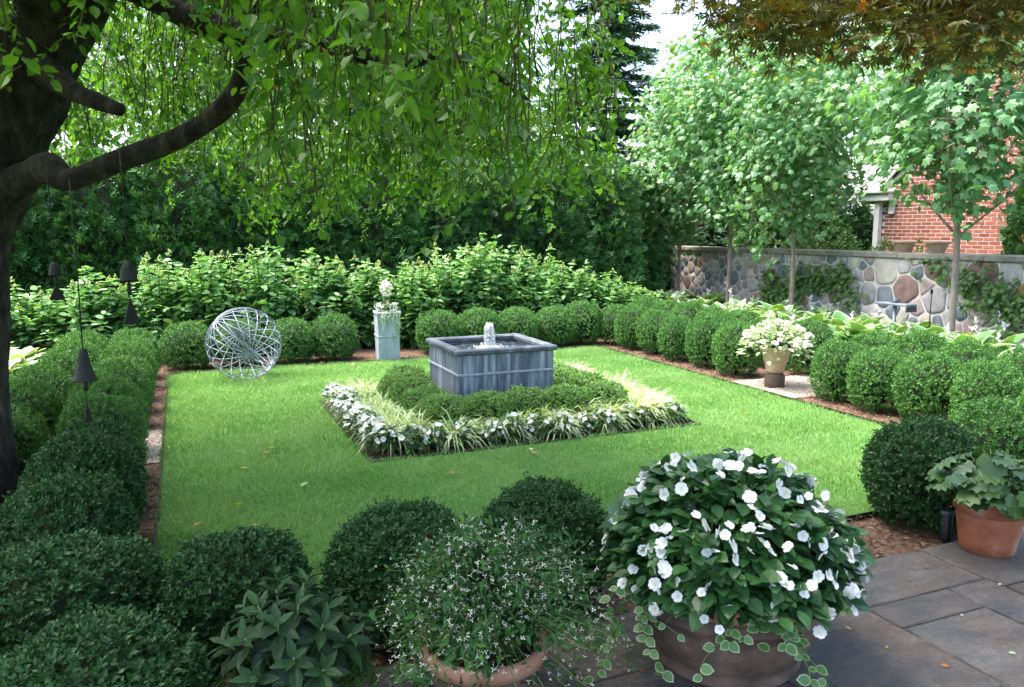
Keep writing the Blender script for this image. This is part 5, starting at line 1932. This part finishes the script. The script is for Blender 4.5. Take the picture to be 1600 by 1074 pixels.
for i in range(150):
    u, _ = dome_pts(1, .12)
    u = u[0]
    m_ = int(rng.integers(1, 4))
    for _ in range(m_):
        uu = norm(u + rng.normal(size=3) * .085)
        pos = uu * DR * 1.06 + (0, 0, -.01)
        nn = norm(uu + np.array((0, -.1, .3)) + rng.normal(size=3) * .45)
        piece('flower', FLM[int(rng.integers(3))], imp, pos, rdirs(rng, 1)[0], nn, rng.uniform(.032, .054))
vin = thing('trailing_vinca', 'cream-edged trailing vinca spilling over the bowl rim', 'vine', (BC[0], BC[1], bz + .30))
a = Acc()
VLM = single(T_ROUNDV, 'vinca', 'leaf', smooth=True)
cdir = norm(-BC)
tang = np.array((-cdir[1], cdir[0]))
for (sx, L_, hz) in ((-.34, .30, 0), (-.24, .28, 0), (.02, .22, 0), (.26, .27, 0), (-.06, .08, 0), (.40, .32, .22), (.14, .09, 0), (.34, .10, 0), (-.16, .10, 0)):
    ang = math.atan2(sx, .37) * .95
    o2 = cdir * cos(ang) - tang * sin(ang)
    k = int((L_ + .12) / .036)
    ts = np.linspace(0, 1, k)
    rr_ = .36 + .07 * np.minimum(1, ts * 3) + hz * ts + .02 * np.sin(ts * 9)
    zz = .07 - .02 * ts - (L_) * np.clip(ts - .18, 0, 1) * (1.15 if hz == 0 else 1.0)
    sway = .05 * np.sin(ts * 5 + sx * 9)
    P = np.stack([o2[0] * rr_ + tang[0] * sway, o2[1] * rr_ + tang[1] * sway, np.maximum(zz, -.27)], 1)
    tube(a, P, .0022, 4, 1, False)
    for s_ in (-1, 1):
        aa = rng.normal(size=k) * .5
        d = norm(np.stack([tang[0] * s_ + o2[0] * .5, tang[1] * s_ + o2[1] * .5, np.zeros(1)[0]])[None] * np.ones((k, 1)) + np.stack([aa * .3, aa * .3, -.35 + aa * .4], 1))
        nn = np.array((o2[0], o2[1], .9))[None] + rng.normal(size=(k, 3)) * .25
        sel = rng.random(k) < .72
        for q_ in np.nonzero(sel)[0]:
            piece('leaf', VLM[int(rng.integers(3))], vin, P[q_], d[q_], nn[q_], rng.uniform(.026, .048))
obj('stems', a.mesh('stems', ['vinca', 'stem_green']), vin)

# airy white euphorbia in a clay pot
EC = np.array((.87, 2.30))
t_ = thing('round_pot', 'clay pot under the airy white-flowered plant', 'pot', (EC[0], EC[1], bz))
a = Acc()
lathe(a, [(.13, 0), (.14, .006), (.155, .06), (.185, .16), (.195, .205), (.20, .21), (.17, .21), (.165, .18)], 40)
obj('body', a.mesh('body', ['terracotta_old']), t_)
a = Acc()
lathe(a, [(.196, .2105), (.214, .215), (.220, .240), (.214, .262), (.196, .266), (.182, .255), (.17, .2105)], 40)
obj('rim', a.mesh('rim', ['terracotta_rim']), t_)
a = Acc()
lathe(a, [(.001, .20), (.178, .20), (.178, .222), (.001, .235)], 24)
obj('soil', a.mesh('soil', ['soil']), t_)
eu = thing('airy_euphorbia', 'airy cloud of tiny white flowers on thin stems in a clay pot', 'flower', (EC[0], EC[1], bz + .22))
rng = np.random.default_rng(95)
a, b, c = Acc(), Acc(), Acc()
for i in range(520):
    an = rng.uniform(0, 2 * pi)
    rr_ = math.sqrt(rng.random())
    hor = .40 * rr_
    ver = .46 * math.sqrt(max(0, 1 - rr_ ** 2 * .75)) * rng.uniform(.5, 1.0)
    if rr_ > .75:
        ver -= rng.uniform(0, .42) * (1 if rng.random() < .6 else .2)
    sx = .18 if cos(an) > .2 and sin(an) < .3 else 0
    tipp = np.array((cos(an) * hor + sx * rr_ * .5, sin(an) * hor * .9 - .05 * rr_, ver))
    if ver < -.05 and rng.random() < .5:
        continue
    mid = tipp * (.45, .45, .6) + np.array((0, 0, .08))
    P, R = smooth_path([(tipp[0] * .12, tipp[1] * .12, -.02), mid, tipp], [.0024, .0018, .0011], 5)
    tube(b, P, R, 3, 0, False)
    k = 14
    q = P[rng.integers(3, len(P), size=k)] + rng.normal(size=(k, 3)) * .012
    scatter(a, T_LANCE, q, norm(rng.normal(size=(k, 3)) + (0, 0, .3)), rdirs(rng, k) + (0, 0, .8), rng.uniform(.020, .042, k), 0, rng.random(k), wid=1.1)
    k = int(rng.integers(5, 11))
    q = P[rng.integers(len(P) // 2, len(P), size=k)] + rng.normal(size=(k, 3)) * .026
    scatter(c, T_BRACT, q, rdirs(rng, k), norm(rng.normal(size=(k, 3)) + norm(tipp)[None] + (0, -.4, .4)), rng.uniform(.005, .0105, k), 0, rng.random(k))
obj('leaves', a.mesh('leaves', ['euphorbia']), eu)
obj('stems', b.mesh('stems', ['stem_green']), eu)
tag(obj('flowers', c.mesh('flowers', ['petal_cream']), eu), kind='stuff')

# dark-leaved New Guinea plant in a mossy pot
GC = np.array((.27, 2.44))
t_ = thing('mossy_pot', 'mossy round pot under the dark-leaved plant', 'pot', (GC[0], GC[1], bz - .03))
a = Acc()
lathe(a, [(.15, -.02), (.165, .01), (.195, .08), (.215, .14), (.222, .165), (.235, .17), (.238, .20), (.228, .21), (.20, .21), (.19, .17)], 36)
obj('body', a.mesh('body', ['terracotta_old']), t_)
rng = np.random.default_rng(97)
mo = thing('moss_carpet', 'green mossy ground cover spilling over the pot rim', 'moss', (GC[0], GC[1], bz + .15))
a = Acc()
k = 2600
an = rng.uniform(0, 6.28, k)
rad_ = .245 * np.sqrt(rng.random(k))
ed = rng.random(k) < .35
zz = np.where(ed, -rng.random(k) * .11, .045 - .02 * (rad_ / .24) ** 2)
rad_ = np.where(ed, .245, rad_)
pos = np.stack([np.cos(an) * rad_, np.sin(an) * rad_, zz], 1)
dd = norm(np.stack([np.cos(an) * (.2 + .8 * ed), np.sin(an) * (.2 + .8 * ed), np.full(k, .6)], 1) + rng.normal(size=(k, 3)) * .4)
shoots(a, T_BOX, pos, dd, 4, .02, .012, rng, 1.0, 0, (.1, .9))
obj('leaves', a.mesh('leaves', ['moss']), mo)
gu = thing('dark_leaf_plant', 'dark glossy pointed-leaf plant in the mossy pot', 'plant', (GC[0], GC[1], bz + .17))
a = Acc()
GLM = single(T_LANCE, 'guinea', 'leaf', (.1, .4, .8))
for i in range(24):
    an = i * 2.4
    rr_ = math.sqrt((i + .5) / 24)
    tipp = np.array((cos(an) * .25 * rr_, sin(an) * .25 * rr_, .34 - .20 * rr_ ** 2 + rng.uniform(-.03, .03)))
    dirn = norm(np.array((cos(an) * rr_ * .9, sin(an) * rr_ * .9, .9)))
    tube(a, [(tipp[0] * .2, tipp[1] * .2, -.02), tipp * (.6, .6, .55), tipp], [.007, .006, .004], 5, 1)
    u = norm(np.cross(dirn, (.3, .9, .1)))
    w = np.cross(dirn, u)
    for j in range(12):
        aa = j * 2.4 + i
        f = j / 11
        rad3 = cos(aa) * u + sin(aa) * w
        d = norm(rad3 + dirn * (.10 + .9 * f ** 2) + np.array((0, 0, -.22 * (1 - f))))
        piece('leaf', GLM[min(2, int(f * 2 + rng.random()))], gu, tipp - dirn * .07 * (1 - f), d, dirn, (.128 - .065 * f) * rng.uniform(.85, 1.1), 1.15)
obj('stems', a.mesh('stems', ['guinea', 'stem_green']), gu)

# small hosta in front of the clay pot
q = g(668, 1085, .08)
made('small_hosta', 'small white-edged hosta on the terrace in front of the clay pot', 'hosta', hosta_parts(640, False, 0, 16, .13), (q[0], q[1], .03), .4, .9)

# terracotta flowerpot with round wavy leaves
PC = np.array((3.74, 2.56))
t_ = thing('terracotta_pot', 'orange terracotta flowerpot on the terrace corner', 'flowerpot', (PC[0], PC[1], bz))
a = Acc()
lathe(a, [(.115, 0), (.125, .006), (.134, .06), (.150, .17), (.155, .212)], 44)
obj('body', a.mesh('body', ['terracotta']), t_)
a = Acc()
lathe(a, [(.153, .2125), (.168, .214), (.175, .285), (.170, .292), (.152, .292), (.146, .25), (.14, .2125)], 44)
obj('rim', a.mesh('rim', ['terracotta']), t_)
a = Acc()
lathe(a, [(.001, .25), (.147, .25), (.147, .265), (.001, .275)], 24)
obj('soil', a.mesh('soil', ['soil']), t_)
be = thing('round_leaf_plant', 'round wavy-leaved green plant in the terracotta flowerpot', 'plant', (PC[0], PC[1], bz + .27))
rng = np.random.default_rng(99)
RLM = single(T_ROUND, 'begonia', 'leaf', smooth=True)
a = Acc()
for i in range(120):
    u = rdirs(rng, 1)[0]
    u[2] = abs(u[2]) - .12
    e_ = u * np.array((.25, .25, .25)) * rng.uniform(.6, 1.0) + (0, 0, .05)
    tube(a, [(e_[0] * .2, e_[1] * .2, -.02), e_ * (.6, .6, .8), e_], [.005, .004, .003], 5, 1)
    d = norm(u * (1, 1, .1) + np.array((0, 0, -.5)) + rng.normal(size=3) * .3)
    piece('leaf', RLM[int(rng.integers(3))], be, e_, d, norm(u + (0, 0, .8)), rng.uniform(.075, .12))
obj('stems', a.mesh('stems', ['begonia', 'stem_green']), be)
t_ = thing('garden_uplight', 'small black garden light beside the terracotta flowerpot', 'light', (3.72, 2.78, 0))
a = Acc()
lathe(a, [(.03, -.02), (.032, 0), (.032, .14), (.028, .145)], 16)
obj('housing', a.mesh('housing', ['black_metal']), t_)
a = Acc()
lathe(a, [(.033, .141), (.037, .146), (.037, .165), (.03, .168)], 16)
obj('collar', a.mesh('collar', ['lead_dark']), t_)

# ------------------------------------------------------------------ fallen leaves on the lawn
rng = np.random.default_rng(123)
lm = []
for mt in ('maple_tip', 'weeping_dry', 'coleus'):
    a = Acc()
    scatter(a, T_OV, [(0, 0, 0)], (0, 1.0, .15), (.2, 0, 1.0), .06)
    lm.append(a.mesh('fallen_leaf', [mt]))
for i, (px_, py_) in enumerate([(388, 732), (412, 708), (470, 760), (408, 822), (300, 822), (345, 730), (430, 700), (830, 706), (828, 700), (548, 570), (1168, 643), (1025, 700), (380, 787), (700, 738)]):
    q = g(px_, py_, .035)
    o = obj('fallen_leaf', lm[i % 3], None, (q[0], q[1], .034))
    o.rotation_euler = (rng.uniform(-.2, .2), rng.uniform(-.2, .2), rng.uniform(0, 6.28))
    tag(o, 'small dry leaf lying on the lawn', 'leaf', 'fallen leaves on the lawn')

for i, (px_, py_) in enumerate([(1420, 905), (1500, 960), (1385, 1010), (1470, 1040), (1560, 915), (1330, 985), (1445, 885), (1575, 1020), (985, 1010), (1000, 1050), (610, 1060)]):
    q = g(px_, py_, .034)
    o = obj('fallen_leaf', lm[(i + 1) % 3], None, (q[0], q[1], .036))
    o.scale = (.32 + .3 * rng.random(),) * 3
    o.rotation_euler = (rng.uniform(-.15, .15), rng.uniform(-.15, .15), rng.uniform(0, 6.28))
    tag(o, 'tiny leaf scrap lying on the terrace flagstones', 'leaf', 'leaf scraps on the terrace')
